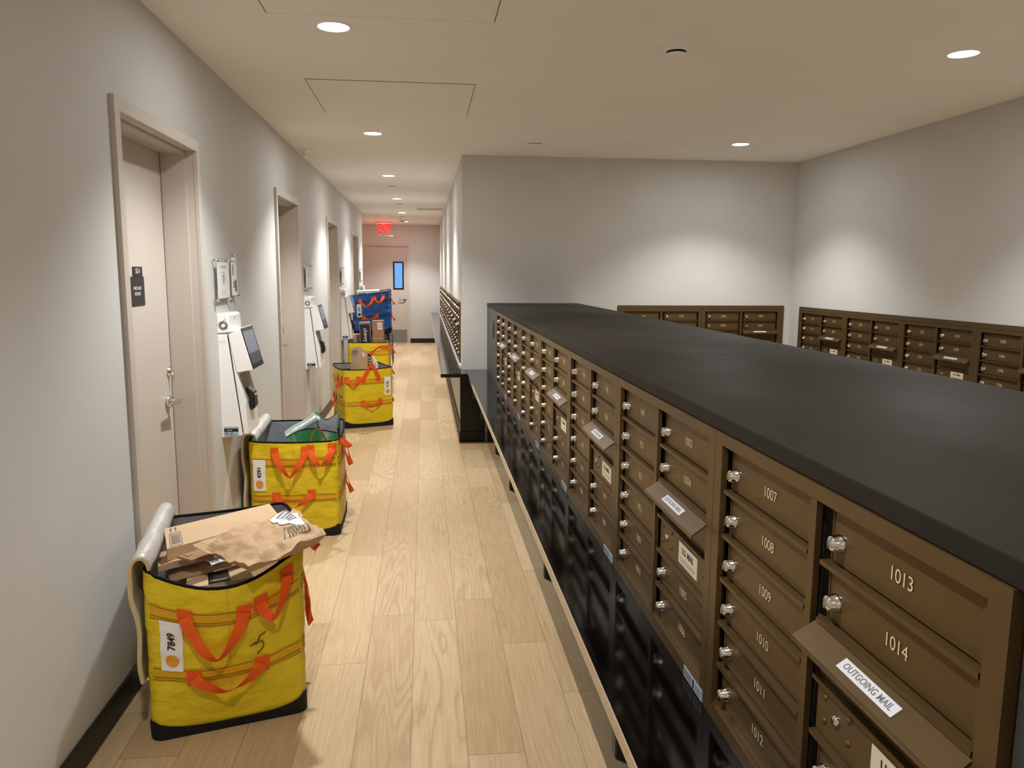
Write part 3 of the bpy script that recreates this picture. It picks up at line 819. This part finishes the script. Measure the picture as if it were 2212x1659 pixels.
# ------------------------------------------------------------------ delivery totes
class Tote:
    def __init__(s, label, fl, rot, w, d, h, body, band, group, sag=(.02, .01, .01, .01), bulge=(.03, .02, .02, .02), hc=(0, 0, 0, 0),
                 seed=0, lean=(0, 0), amp=.004, z0=0, cs=((0, 0),)*4, name='delivery_tote', cat='tote bag', taper=0.0, liner=M_LINER):
        s.w, s.d, s.h, s.sag, s.bulge, s.hc, s.seed, s.lean, s.amp, s.taper = w, d, h, sag, bulge, hc, seed, lean, amp, taper
        s.cs = [Vector((*q, 0)) for q in cs]
        ca, sa = cos(rot), sin(rot)
        c = Vector((fl[0], fl[1], z0))+Vector((ca*w/2-sa*d/2, sa*w/2+ca*d/2, 0))
        s.t = thing(name, label, cat, c, rot, group)
        s.mats = (body, band)
        s.t.rotation_euler = (lean[0], lean[1], rot)
        s.build(body, band, liner)
    def S(s, side, u, t, off=0.0):
        Ls = (s.w, s.d, s.w, s.d)[side]; r = .035
        e = min(u, 1-u)*Ls; A = r*pi/4; ins = 0; tg = e
        if e < A:
            ph = (pi/4)*(1-e/A); tg = r-r*sin(ph) + 0; ins = r-r*cos(ph)
        else: tg = r + (e-A)*(Ls/2-r)/(Ls/2-A)
        x = tg-Ls/2 if u <= .5 else Ls/2-tg
        D = (s.d, s.w, s.d, s.w)[side]/2
        tt = max(0, min(1, t))
        out = D-ins+s.bulge[side]*sin(pi*u)*(.15+.85*tt**1.3)*(1 if tt > .1 else tt*10)+off
        if e < A: x += (1 if u > .5 else -1)*off*sin((pi/4)*(1-e/A)); out += off*(cos((pi/4)*(1-e/A))-1)
        p = ((x, -out), (out, x), (-x, out), (-out, -x))[side]
        ha, hb = s.hc[side], s.hc[(side+1) % 4]
        z = tt*(s.h+ha*(1-u)+hb*u-s.sag[side]*sin(pi*u))
        q = Vector((p[0], p[1], z))
        k = 1+s.taper*tt
        n = noise.noise(Vector((q.x*7+s.seed, q.y*7, q.z*7)))*s.amp + noise.noise(Vector((q.x*19, q.y*19+s.seed, q.z*23)))*s.amp*.45
        fade = min(1, tt*6)*min(1, (1-tt)*8+.25)
        rr = Vector((q.x, q.y, 0)).normalized()
        q = Vector((q.x*k, q.y*k, q.z))+rr*n*fade+(s.cs[side]*(1-u)+s.cs[(side+1) % 4]*u)*tt
        return q
    def N(s, side, u, t):
        a = s.S(side, min(1, u+.02), t)-s.S(side, max(0, u-.02), t); c = s.S(side, u, min(1, t+.02))-s.S(side, u, max(0, t-.02))
        return a.cross(c).normalized()
    def build(s, body, band, liner):
        g = MB()
        for k in range(4): g.grid(lambda u, v, k=k: s.S(k, u, v), 40, 44)
        s.body = g.ob('body', body, s.t)
        g = MB()
        for k in range(4): g.grid(lambda u, v, k=k: s.S(k, u, .10+.895*v, -.008), 16, 20, m=lambda u, v: 1 if v > .955 else 0)
        f = lambda u, v: Vector(((u-.5)*(s.w-.02), (v-.5)*(s.d-.02), s.h*.10))
        g.grid(f, 1, 1)
        g.ob('liner', [liner, M_BAND if body is M_YEL else body], s.t)
        pts = []
        for k in range(4):
            for j in range(16): pts.append(s.S(k, j/16, 1, -.004))
        MB().tube(pts, .0058, 8, closed=True).ob('rim_binding', M_RIM, s.t)
        g = MB(); tb = .068
        for k in range(4): g.grid(lambda u, v, k=k: s.S(k, u, (tb+.055*abs(2*u-1)**5)*v, .004+.001*v), 24, 6)
        g.quad(*[s.S(k, 0, 0, .004) for k in range(4)])
        g.ob('base', M_BAGBASE, s.t)
    def bands(s, sides, ts=((.755, .835), (.385, .455))):
        body, band = s.mats
        g = MB()
        for k in sides:
            for a, c in ts:
                g.grid(lambda u, v: s.S(k, .015+.97*u, a+(c-a)*v, .0022), 26, 2)
                for q in (a+.008, c-.012, a-.010):
                    g.grid(lambda u, v: s.S(k, .015+.97*u, q+.004*v, .0032), 26, 1, m=1)
        g.ob('webbing_band', [band, M_STITCH if body is M_YEL else band], s.t)
    def seam(s, side, u):
        MB().grid(lambda a, v: s.S(side, u-.002+.004*a, .13+.86*v, .0030), 1, 30).ob('centre_seam', s.mats[0] if s.mats[0] is not M_YEL else M_BAND, s.t)
    def handle(s, side, u1, t1, u2, t2, drop, out=.03, hw=.019, twist=.9, vshape=.0, up=False, patch=True):
        pts, wv = [], []
        n = 34
        Ls = (s.w, s.d, s.w, s.d)[side]
        for k in range(n+1):
            q = k/n
            par = 4*q*(1-q); vv = 1-abs(2*q-1); prof = par*(1-vshape)+vv*vshape
            prof = prof**.75
            u = u1+(u2-u1)*(q+.06*sin(2*pi*q)); t = t1+(t2-t1)*q-drop/s.h*prof
            tc = max(.0, min(1.0, t)); over = (t-tc)*s.h
            p = s.S(side, max(0, min(1, u)), tc, .010+out*sin(pi*q)**.8)
            p.z += over
            pts.append(p)
        nn = s.N(side, (u1+u2)/2, min(.95, t1))
        for k in range(n+1):
            tg = (pts[min(k+1, n)]-pts[max(k-1, 0)]).normalized()
            inpl = nn.cross(tg).normalized(); q = k/n
            ph = twist*sin(pi*q)**2+.25*sin(5*q+s.seed)*sin(pi*q)
            wv.append((inpl*cos(ph)+tg.cross(inpl)*sin(ph))*hw*(1-.22*sin(pi*q)))
        g = MB().ribbon(pts, wv, .0028)
        if patch:
            for u, t in ((u1, t1), (u2, t2)):
                du = .024/Ls; dt = .030/s.h
                g.grid(lambda a, c: s.S(side, u-du+2*du*a, t-dt+2*dt*c, .006), 5, 4)
        return g.ob('handle', M_ORANGE, s.t)
    def label(s, side, uc, tc, w, h, digits, dot=M_ORNGDOT):
        Ls = (s.w, s.d, s.w, s.d)[side]
        def mp(v, off): return s.S(side, uc+v[0]/Ls, tc+v[1]/s.h, off)
        g = MB().grid(lambda a, c: mp(((a-.5)*w, (c-.5)*h), .0055), 8, 24)
        vs, fs = text_geo(digits, .033, 0, .022, 1.0)
        g.add(vs, fs, lambda v: mp((-v[1], v[0]+.018), .0078), 1)
        n = 24; cy = -h/2+w*.55; r = w*.31
        i = len(g.v); g.v.append(mp((0, cy), .0078)); 
        for k in range(n): g.v.append(mp((r*cos(2*pi*k/n), cy+r*sin(2*pi*k/n)), .0078))
        for k in range(n): g.f.append((i, i+1+k, i+1+(k+1) % n)); g.m.append(2); g.sm.append(False)
        g.ob('number_label', [M_PAPER, M_INK, dot], s.t, fixn=False)
    def mark(s, side, pts, hw, m=M_INK, name='pen_mark'):
        """thin drawn line following the cloth; pts in (u, t)"""
        g = MB()
        P_ = [s.S(side, u, t, .0045) for u, t in pts]; wv = []
        nn = s.N(side, pts[0][0], pts[0][1])
        for k in range(len(P_)):
            tg = (P_[min(k+1, len(P_)-1)]-P_[max(0, k-1)]).normalized(); wv.append(nn.cross(tg).normalized()*hw)
        g.ribbon(P_, wv, .0008).ob(name, m, s.t)
    def lid(s, zend, offF=.02, offB=.012, side=3, mats=None, th=.012, width=.98, roll=.03, rise=.04, inset=.0):
        """lid thrown over a side rim, hanging down outside"""
        sg = -1 if side == 3 else 1
        g = MB(); n = 22
        hx = s.w/2
        mats = mats or [M_SILVER, M_BAND]
        sh = s.cs[3 if side == 3 else 2].x
        def path(q, v):
            o = offF*(1-v)+offB*v; top = s.h+s.hc[3 if side == 3 else 1]*v+s.hc[0 if side == 3 else 1]*(1-v)
            if q < .35:
                a = pi*(q/.35); r = roll+o/2
                return Vector((sg*(hx-.002-inset+(r+inset/2)*(1-cos(a)))+sh*v, 0, top+.004+rise*sin(a)))
            k = (q-.35)/.65
            return Vector((sg*(hx+.004+2*(roll+o/2)*(1-k)+k*(2*o+.01)-.006+.005*sin(k*9))+sh*v*(1-k), 0, top+.004-(top-zend)*k))
        def fn(off):
            def h_(a, c):
                p = path(c, a); d = (path(min(1, c+.02), a)-path(max(0, c-.02), a)).normalized()
                nn = Vector((-d.z, 0, d.x)) if sg > 0 else Vector((d.z, 0, -d.x))
                if sg > 0: nn = -nn
                y = (a-.5)*s.d*width
                nz = noise.noise(Vector((p.x*20+s.seed, y*14, p.z*14)))*.004
                q_ = p+nn*(off+nz); q_.y = y
                return q_
            return h_
        o_, i_ = fn(th/2), fn(-th/2)
        g.grid(o_, 20, 34); g.grid(i_, 20, 34)
        for a in (0, 1): g.grid(lambda u, v, a=a: o_(a, v)*(1-u)+i_(a, v)*u, 3, 34, m=lambda u, v: 1 if .3 < u < .5 else 0)
        for c in (0, 1): g.grid(lambda u, v, c=c: o_(u, c)*(1-v)+i_(u, c)*v, 20, 1, m=1)
        return g.ob('open_lid', mats, s.t)

GR = 'large delivery totes standing along the left wall'
def smile(tt, side, u0, t0, L):
    Ls = tt.d
    pts = [(u0+L/Ls*(q-.5), t0-.028/tt.h*sin(pi*q)) for q in [k/10 for k in range(11)]]
    tt.mark(side, pts, .005, name='smile_emblem')

b1 = Tote('yellow tote numbered 7849 nearest the camera, full of brown parcels', (-.915, 2.516), radians(16.2), .505, .49, .60, M_YEL, M_BAND, GR,
          sag=(.065, .02, .01, .01), bulge=(.085, .03, .02, .01), hc=(-.01, .01, .035, .03), seed=3, amp=.009, cs=((.0, 0), (0, 0), (0, 0), (.07, -.02)))
b1.bands((0, 1)); b1.seam(0, .5)
b1.handle(0, .23, .80, .60, .81, .155, .03)
b1.handle(0, .71, .83, .90, .90, .085, .035, twist=.5)
b1.handle(0, .27, .40, .71, .415, .055, .03, twist=1.1)
b1.handle(1, .40, .76, .62, .76, .24, .035); b1.handle(1, .30, .98, .42, .95, .04, .05)
b1.label(0, .135, .595, .070, .185, '7849')
b1.mark(0, [(.70, .60), (.685, .575), (.665, .555), (.70, .57), (.72, .56), (.727, .53), (.705, .505), (.68, .49)], .0016)
b1.mark(0, [(.695, .605), (.72, .61), (.745, .615)], .0016)
b1.mark(0, [(.635, .555), (.65, .56), (.67, .575)], .0016)
b1.lid(.205, .004, .0, roll=.018, rise=.045, inset=.02)
vs, fs = text_geo('amazon', .045)
MB().add(vs, fs, lambda v: b1.S(1, .28+v[0]/b1.d, .70+v[1]/b1.h, .006)).ob('printed_word', M_INK, b1.t, fixn=False)
smile(b1, 1, .30, .645, .10)

b2 = Tote('yellow tote numbered 4291, second from the camera, holding green insulated bags', (-1.025, 4.55), radians(1), .51, .52, .575, M_YEL, M_BAND, GR,
          sag=(.004, .01, .004, .01), bulge=(.018, .015, .01, .01), hc=(.005, .0, .035, .03), seed=11, amp=.006)
b2.bands((0, 1)); b2.seam(0, .5)
b2.handle(0, .29, .90, .64, .91, .145, .035, vshape=.4)
b2.handle(0, .70, .92, .95, .93, .085, .04)
b2.handle(0, .29, .43, .70, .45, .065, .03, vshape=.6, twist=1.2)
b2.handle(1, .35, .85, .60, .85, .12, .04); b2.handle(1, .1, .99, .3, .97, .05, .05); b2.handle(1, .55, .45, .75, .45, .09, .035)
b2.label(0, .105, .66, .074, .185, '4291')
b2.mark(1, [(.18, .56), (.20, .52), (.22, .55)], .002)
b2.lid(.16, .010, .0, roll=.012, th=.01, rise=.042, inset=.045)

b3 = Tote('yellow tote numbered 4192, third from the camera, with a tall carton sticking out', (-.795, 7.80), radians(20), .50, .52, .60, M_YEL, M_BAND, GR,
          sag=(.006, .01, .004, .01), bulge=(.012, .015, .01, .02), hc=(-.01, .0, .0, .005), seed=21, amp=.006)
b3.bands((0, 3)); b3.seam(0, .52)
b3.handle(0, .03, .84, .26, .84, .05, .03, twist=.4)
b3.handle(0, .36, .82, .68, .84, -.17, .03, twist=.6, vshape=.6)
b3.handle(0, .35, .42, .72, .44, .04, .03, twist=1.2)
b3.handle(1, .3, .55, .5, .55, .11, .05); b3.handle(3, .15, .5, .35, .5, .12, .03); b3.handle(3, .6, .85, .85, .85, .1, .03)
b3.label(0, .885, .69, .072, .19, '4192')
smile(b3, 3, .70, .55, .13)

b4 = Tote('yellow tote behind tote 4192, holding a navy printed carton', (-1.0, 10.28), radians(0), .53, .5, .645, M_YEL, M_BAND, GR,
          sag=(.0, .01, .004, .01), bulge=(.01, .012, .01, .01), seed=31, amp=.005)
b4.bands((0, 1)); b4.handle(0, .48, .72, .96, .90, -.055, .03, vshape=.2, twist=.7)
b4.handle(1, .2, .96, .5, .9, .1, .05); b4.handle(1, .3, .5, .6, .5, .12, .04)

b5 = Tote('dark grey tote underneath the blue tote, its grey lid hanging down', (-1.02, 11.28), radians(0), .5, .5, .675, M_DGREY, M_DGREY, GR,
          sag=(.0, .0, .0, .0), bulge=(.004, .004, .004, .004), seed=41, amp=.003)
b5.lid(.22, .02, .02, side=1, mats=[M_DGREY, M_DGREY], roll=.012, rise=.004, th=.006)

b6 = Tote('blue tote with orange handles stacked on top, a white box inside', (-1.015, 11.31), radians(0), .53, .45, .555, M_BLUE, M_BANDB, None,
          sag=(.0, .01, .0, .01), bulge=(.012, .03, .01, .01), hc=(-.02, .03, .05, -.01), seed=51, amp=.010, z0=.695, lean=(0, radians(-2.5)))
b6.bands((0, 1)); b6.seam(0, .42)
b6.handle(0, .22, .86, .58, .86, .10, .035); b6.handle(0, .62, .88, .87, .89, .075, .04); b6.handle(0, .30, .40, .67, .43, .03, .03, twist=1.2)
b6.handle(1, .25, .85, .5, .85, .1, .04); b6.handle(1, .25, .45, .5, .45, .1, .04)
b6.label(0, .185, .60, .07, .19, '7906', M_NAVY)

# ------------------------------------------------------------------ parcels
def slab8(top, th, mats, name, label, cat, inset=1.0, dn=(0, 0, -1), sub=1, crumple=0, seed=0, group=None, marks=None, puff=0, bevel=0):
    """thick parcel from its four upper corners and a thickness along dn"""
    a, b_, c, d = [Vector(p) for p in top]; dn = Vector(dn)*th
    org = (a+b_+c+d)/4+dn
    t = thing(name, label, cat, org, 0, group)
    g = MB()
    def topf(u, v):
        p = (a*(1-u)+b_*u)*(1-v)+(d*(1-u)+c*u)*v
        if crumple or puff:
            e = min(1, 5*min(u, 1-u))*min(1, 5*min(v, 1-v))
            q = noise.noise(Vector((p.x*11+seed, p.y*11, seed)))+.6*noise.noise(Vector((p.x*27, p.y*27+seed, 0)))
            p = p+Vector((0, 0, 1))*(crumple*q+puff*e)+Vector((noise.noise(Vector((p.y*14, seed, 1))), noise.noise(Vector((p.x*14, seed, 2))), 0))*crumple*.8
        return p-org
    n = sub
    g.grid(topf, n, n, smooth=False)
    bot = lambda u, v: (((a*(1-u)+b_*u)*(1-v)+(d*(1-u)+c*u)*v)-(org-dn))*inset+dn+(org-dn)-org
    g.grid(bot, n, n, smooth=False, flip=True)
    for fu, fl_ in ((lambda s_, k: (topf(s_, 0) if k else bot(s_, 0)), 0), (lambda s_, k: (topf(s_, 1) if k else bot(s_, 1)), 1),
                    (lambda s_, k: (topf(0, s_) if k else bot(0, s_)), 1), (lambda s_, k: (topf(1, s_) if k else bot(1, s_)), 0)):
        g.grid(lambda u, v: fu(u, v > .5), n, 1, smooth=False)
    g.ob('box' if not crumple else 'paper_body', mats, t, bevel=bevel)
    return t, topf
def on_top(t, topf, name, m, polys, off=.0015, label=None):
    """printed patches on the upper face; polys: (list of (u,v), material index)"""
    g = MB()
    for p, k in polys:
        if len(p) == 4:
            A, B_, C_, D_ = [Vector((*q, 0)) for q in p]
            g.grid(lambda u, v: topf(*(((A*(1-u)+B_*u)*(1-v)+(D_*(1-u)+C_*u)*v).xy))+Vector((0, 0, off)), 6, 6, m=k)
    o = g.ob(name, m, t, fixn=False)
    if label: o['label'] = label
    return o
def bars(u0, u1, v0, v1, n, vert=True, k=1):
    out = []
    for i in range(n):
        if vert:
            a = u0+(u1-u0)*i/n; c = a+(u1-u0)/n*(.35+.35*((i*7) % 3)/2); out.append(([(a, v0), (c, v0), (c, v1), (a, v1)], k))
        else:
            a = v0+(v1-v0)*i/n; c = a+(v1-v0)/n*.45; out.append(([(u0, a), (u1, a), (u1, c), (u0, c)], k))
    return out
PG = 'parcels in the tote nearest the camera'
# filler parcels lower down in the tote (mostly hidden)
t, f = slab8([(-.86, 2.66, .45), (-.52, 2.76, .46), (-.58, 2.97, .46), (-.91, 2.88, .45)], .22, M_CARDD, 'cardboard_box', 'brown carton lying deep in the nearest tote under the other parcels', 'parcel', group=PG)
t, f = slab8([(-.925, 2.780, .652), (-.612, 3.040, .657), (-.556, 2.975, .616), (-.895, 2.70, .604)], .042, M_CARD, 'long_carton',
             'long pale carton along the back of the nearest tote', 'parcel', bevel=.001, group=PG, dn=(.03, -.10, -1))
on_top(t, f, 'printed_marks', M_INK, [([(.03, .38), (.13, .38), (.13, .40), (.03, .40)], 0), ([(.03, .97), (.13, .97), (.13, .95), (.03, .95)], 0), ([(.03, .38), (.035, .38), (.035, .97), (.03, .97)], 0), ([(.125, .38), (.13, .38), (.13, .97), (.125, .97)], 0),
       ([(.045, .1), (.055, .1), (.055, .27), (.045, .27)], 0), ([(.038, .16), (.062, .16), (.052, .07), (.048, .07)], 0), ([(.085, .1), (.095, .1), (.095, .27), (.085, .27)], 0), ([(.078, .16), (.102, .16), (.092, .07), (.088, .07)], 0),
       ([(.03, .32), (.13, .32), (.13, .33), (.03, .33)], 0)]+bars(.043, .117, .45, .9, 7, False, 0))
t, f = slab8([(-.850, 2.665, .590), (-.662, 2.86, .598), (-.640, 2.80, .598), (-.80, 2.655, .578)], .008, M_CARDD, 'flat_mailer', 'flat brown mailer wedged in front of the long carton', 'parcel', group=PG)
on_top(t, f, 'barcode_print', M_INK, bars(.05, .6, .15, .55, 12, True, 0))
t, f = slab8([(-.955, 2.80, .558), (-.80, 2.86, .572), (-.75, 2.74, .570), (-.915, 2.665, .556)], .02, M_KRAFT, 'kraft_envelope', 'creased kraft envelope beside the silver lid in the nearest tote', 'parcel', sub=16, crumple=.006, seed=4, group=PG)
t, f = slab8([(-.935, 2.81, .507), (-.787, 2.90, .517), (-.694, 2.756, .522), (-.880, 2.665, .505)], .008, M_KRAFT, 'kraft_envelope', 'smooth kraft envelope with white address label marked in red pen', 'parcel', sub=12, crumple=.002, seed=9, group=PG, puff=.006)
on_top(t, f, 'address_label', [M_PAPER, M_RED, M_GREYINK], [([(.60, .05), (.86, .05), (.93, .88), (.70, .88)], 0)], .003, 'white address label')
g = MB()
for q in ([(.66, .28), (.70, .18), (.73, .30), (.67, .38), (.72, .42)], [(.76, .14), (.74, .24), (.78, .30), (.81, .2), (.80, .3)]):
    P_ = [f(*x)+Vector((0, 0, .0048)) for x in q]; g.tube(P_, .0013, 5)
g.ob('red_pen_number', M_RED, t)
on_top(t, f, 'printed_lines', M_GREYINK, bars(.72, .86, .52, .8, 6, False, 0), .0042)
t, f = slab8([(-.832, 2.698, .500), (-.642, 2.769, .507), (-.602, 2.676, .502), (-.811, 2.61, .494)], .035, [M_CARD, M_INK], 'small_carton', 'small carton with black printed tape at the front rim of the nearest tote', 'parcel', bevel=.001, group=PG)
on_top(t, f, 'printed_tape', [M_BLACKPL], [([(.33, 0), (.66, 0), (.66, 1), (.33, 1)], 0)], .001, 'black printed parcel tape')
vs, fs = text_geo('RESPONSIBLY', .010, 0, .01)
o_, ax, ay = f(.495, .75)+Vector((0, 0, .0022)), (f(.3, .5)-f(.7, .5)), (f(.5, .6)-f(.5, .4))
MB().add(vs, fs, frame_fn(o_, ax, ay)).ob('tape_lettering', M_PAPER, t, fixn=False)
# big crumpled envelope lying over the right rim
big = [(-.775, 2.615, .648), (-.50, 2.935, .665), (-.350, 2.66, .652), (-.562, 2.435, .628)]
t, f = slab8(big, .030, M_KRAFT, 'paper_bag_parcel', 'big crumpled brown paper parcel hanging over the right rim of the nearest tote', 'parcel', sub=30, inset=.86, crumple=.020, seed=2, group=PG, puff=.018)
on_top(t, f, 'shipping_label', [M_PAPER], [([(.68, .10), (.97, .12), (.93, .62), (.64, .50)], 0)], .004, 'white shipping label')
on_top(t, f, 'printed_frame', [M_INK], [([(.62, .62), (.86, .66), (.86, .67), (.62, .63)], 0), ([(.62, .62), (.63, .62), (.60, .82), (.59, .82)], 0), ([(.86, .66), (.87, .66), (.85, .87), (.84, .87)], 0), ([(.59, .82), (.85, .86), (.85, .87), (.59, .83)], 0)] +
       [([(a, .65+.06*(a-.6)), (a+.008, .65), (a-.012, .83), (a-.02, .83)], 0) for a in (.66, .69, .72, .75, .78, .81)], .004)
on_top(t, f, 'grey_print', [M_GREYINK], bars(.72, .90, .2, .45, 5, False, 0), .006)

# green insulated bags in tote 4291
t = thing('insulated_bag', 'dark green insulated bag with orange strap inside tote 4291', 'bag', (-.67, 4.8, .4), 0)
def P3(*a): return Vector(a)-Vector((-.67, 4.8, .4))
g = MB()
low = [(-.86, .40), (-.76, .40), (-.69, .40), (-.62, .40), (-.55, .40)]
topz = [(-.85, .548), (-.764, .585), (-.695, .606), (-.63, .590), (-.548, .572)]
def ip(arr, u):
    k = u*(len(arr)-1); j = min(int(k), len(arr)-2); q = k-j
    return arr[j][0]*(1-q)+arr[j+1][0]*q, arr[j][1]*(1-q)+arr[j+1][1]*q
def green(u, v):
    x, z0_ = ip(low, u); x2, z1_ = ip(topz, u)
    return P3(x*(1-v)+x2*v, 4.70+.10*v+.02*sin(6*u), z0_*(1-v)+z1_*v+.004*sin(9*u))
g.grid(green, 16, 6); g.grid(lambda u, v: green(u, v)+Vector((0, .02, -.004)), 16, 6, m=0)
g.ob('front_panel', M_GREEN, t)
MB().tube([green(k/16, 1)+Vector((0, .01, 0)) for k in range(17)], .006, 6).ob('black_binding', M_RIM, t)
st_ = [P3(-.695, 4.715, .53), P3(-.683, 4.71, .585), P3(-.663, 4.70, .615), P3(-.640, 4.70, .618), P3(-.618, 4.70, .592), P3(-.597, 4.71, .545)]
MB().ribbon(st_, [Vector((.004, -.012, .004))]*6, .003).ob('strap', M_ORANGE, t)
# pale rolled flap
def roll_(u, v):
    a = 2*pi*v; c = Vector((-.850+.175*u, 4.83+.08*u, .556+.105*u))
    return c-Vector((-.67, 4.8, .4))+Vector((-.45, .2, .75)).normalized()*.030*cos(a)*(1+.12*sin(7*u))+Vector((.1, 1, .1)).normalized()*.022*sin(a)
MB().grid(roll_, 16, 16).ob('rolled_flap', M_PALEGREEN, t)
t = thing('insulated_bag', 'green-edged grey insulated bag opening in a V shape inside tote 4291', 'bag', (-.62, 4.97, .4), 0)
def P4(*a): return Vector(a)-Vector((-.62, 4.97, .4))
vr = [(-.694, .672), (-.664, .648), (-.633, .618), (-.592, .640), (-.551, .672)]
def vpan(u, v, y=4.97):
    x, z = ip(vr, u); return P4(x*(v*.3+.7)+(-.62)*(.3-.3*v), y-.02*(1-v), .40+(z-.40)*v)
MB().grid(vpan, 16, 8).grid(lambda u, v: vpan(u, v, 4.985), 16, 8).ob('back_panel', M_LINER, t)
MB().tube([vpan(k/16, 1)+Vector((0, .007, 0)) for k in range(17)], .006, 6).ob('rim_binding', M_GREENED, t)
MB().grid(lambda u, v: P4(-.551+.012*sin(3*v)-.03*(1-v)*.5, 4.985-.12*u, .40+(.672-.09*u-.40)*v), 8, 8).ob('side_panel', M_GREEN, t)
MB().tube([P4(-.551+.002, 4.985-.12*k/8, .672-.09*k/8) for k in range(9)], .0055, 6).ob('side_binding', M_GREENED, t)

def carton(name, label, x, y, z, wx, wy, wz, rz, rx=0, ry=0, mats=M_CARD, group=None):
    t = thing(name, label, 'parcel', (x, y, z), rz, group); t.rotation_euler = (rx, ry, rz)
    MB().box(-wx/2, wx/2, -wy/2, wy/2, 0, wz).ob('box', mats, t, bevel=.0015)
    return t
G3 = 'parcels in tote 4192'
t = thing('tall_carton', 'tall carton with black tape standing up out of tote 4192', 'parcel', (-.65, 8.06, .20), 0, G3)
A_, B_, C_, D_ = [Vector(q)-Vector((-.65, 8.06, .2)) for q in ((-.755, 8.06, .785), (-.662, 7.965, .817), (-.540, 8.05, .705), (-.63, 8.17, .70))]
dn_ = lambda p: Vector((p.x, p.y, 0))
MB().hexa([dn_(A_), dn_(B_), dn_(C_), dn_(D_), A_, B_, C_, D_]).ob('box', M_CARD, t, bevel=.001)
def face_patch(P0, P1, u0, u1, z0, z1, off):
    """patch on the upright face between corners P0 and P1; z measured down from the sloping top edge"""
    n_ = Vector((P1.y-P0.y, -(P1.x-P0.x), 0)).normalized()*off
    tp = lambda u, z: P0*(1-u)+P1*u+Vector((0, 0, -z))+n_
    return tp(u0, z1), tp(u1, z1), tp(u1, z0), tp(u0, z0)
g = MB()
for k in range(4): g.quad(*face_patch(A_, B_, .12, .86, .030+k*.011, .037+k*.011, .0012))
g.quad(*face_patch(A_, B_, .3, .45, .085, .095, .0012)).quad(*face_patch(A_, B_, .55, .75, .085, .095, .0012))
g.ob('printed_marks', M_GREYINK, t)
MB().quad(*face_patch(B_, C_, .66, .90, .001, .50, .0012)).ob('printed_tape', M_BLACKPL, t, label='black printed parcel tape')
g = MB()
for k in range(5): g.quad(*face_patch(B_, C_, .71, .85, .03+k*.03, .045+k*.03, .0018))
g.ob('tape_print', M_PAPER, t)
g = MB(); g.quad(*face_patch(B_, C_, .22, .42, .03, .075, .0012)).ob('white_seal', M_PAPER, t)
t = thing('white_mailer', 'white padded mailer leaning right of the tall carton in tote 4192', 'parcel', (-.505, 8.05, .28), 0, G3)
MB().hexa([Vector(q)-Vector((-.505, 8.05, .28)) for q in ((-.532, 8.035, .28), (-.465, 8.045, .28), (-.465, 8.075, .28), (-.528, 8.065, .28),
          (-.534, 8.035, .715), (-.482, 8.045, .62), (-.482, 8.075, .62), (-.530, 8.065, .715))]).ob('box', M_PAPER, t, bevel=.003)
MB().quad((-.018, -.0125, .345), (.004, -.0095, .33), (.004, -.0095, .345), (-.018, -.0125, .36)).ob('yellow_mark', M_BAND, t)
t = carton('dark_box', 'black box with a white dot low in the left of tote 4192', -.825, 8.07, .43, .10, .10, .15, radians(20), mats=M_BLACKPL, group=G3)
MB().lathe([(0, 0), (.012, 0)], 16, (.01, -.0506, .115), 'y').ob('white_dot', M_PAPER, t)
t = carton('small_carton', 'open carton lying behind the black box in tote 4192', -.845, 8.22, .40, .11, .10, .15, radians(20), group=G3)
carton('cardboard_box', 'brown carton filling the bottom of tote 4192', -.66, 8.12, .08, .26, .24, .11, radians(20), mats=M_CARDD, group=G3)

G4 = 'parcels in the tote behind tote 4192'
t = carton('pet_supply_carton', 'carton with a navy panel reading chewy standing in the fourth tote', -.762, 10.50, .28, .142, .20, .625, radians(3), ry=radians(-3), mats=M_CARDD, group=G4)
MB().box(-.064, .064, -.1012, -.1004, .03, .60).ob('navy_panel', M_NAVY, t)
vs, fs = text_geo('chewy', .072, 0, .012)
MB().add(vs, fs, frame_fn((.004, -.1018, .458), (0, 0, -1), (1, 0, 0))).ob('lettering', M_CREAM, t, fixn=False)
t = carton('labelled_carton', 'tall brown carton with white address label right of the navy printed carton', -.598, 10.50, .30, .140, .20, .625, radians(-2), ry=radians(-2), mats=M_CARDD, group=G4)
MB().box(.0, .06, -.1012, -.1004, .51, .60).ob('address_label', M_PAPER, t)
g = MB()
for k in range(6): g.box(.005+k*.009, .009+k*.009, -.1016, -.1010, .52, .59)
g.ob('barcode', M_GREYINK, t)
MB().box(-.07, .0715, -.1035, -.1, .385, .395).ob('open_flap_edge', M_CARD, t)
t = carton('cardboard_box', 'plain tan box left of the navy printed carton in the fourth tote', -.898, 10.64, .45, .11, .10, .285, 0, group=G4)
t = carton('flat_white_box', 'flat white box on top of the blue tote contents', -.80, 11.50, 1.10, .32, .24, .20, radians(4), rx=radians(2), ry=radians(-3), mats=M_PAPER)
MB().box(-.14, -.03, -.1212, -.1204, .13, .17).box(-.13, -.02, -.11, -.03, .2002, .201).ob('blue_print', mat('blue_print', (120, 130, 200), .5), t)
carton('cardboard_box', 'brown carton filling the dark grey tote under the blue one', -.77, 11.53, .10, .42, .42, .575, 0, mats=M_CARDD)
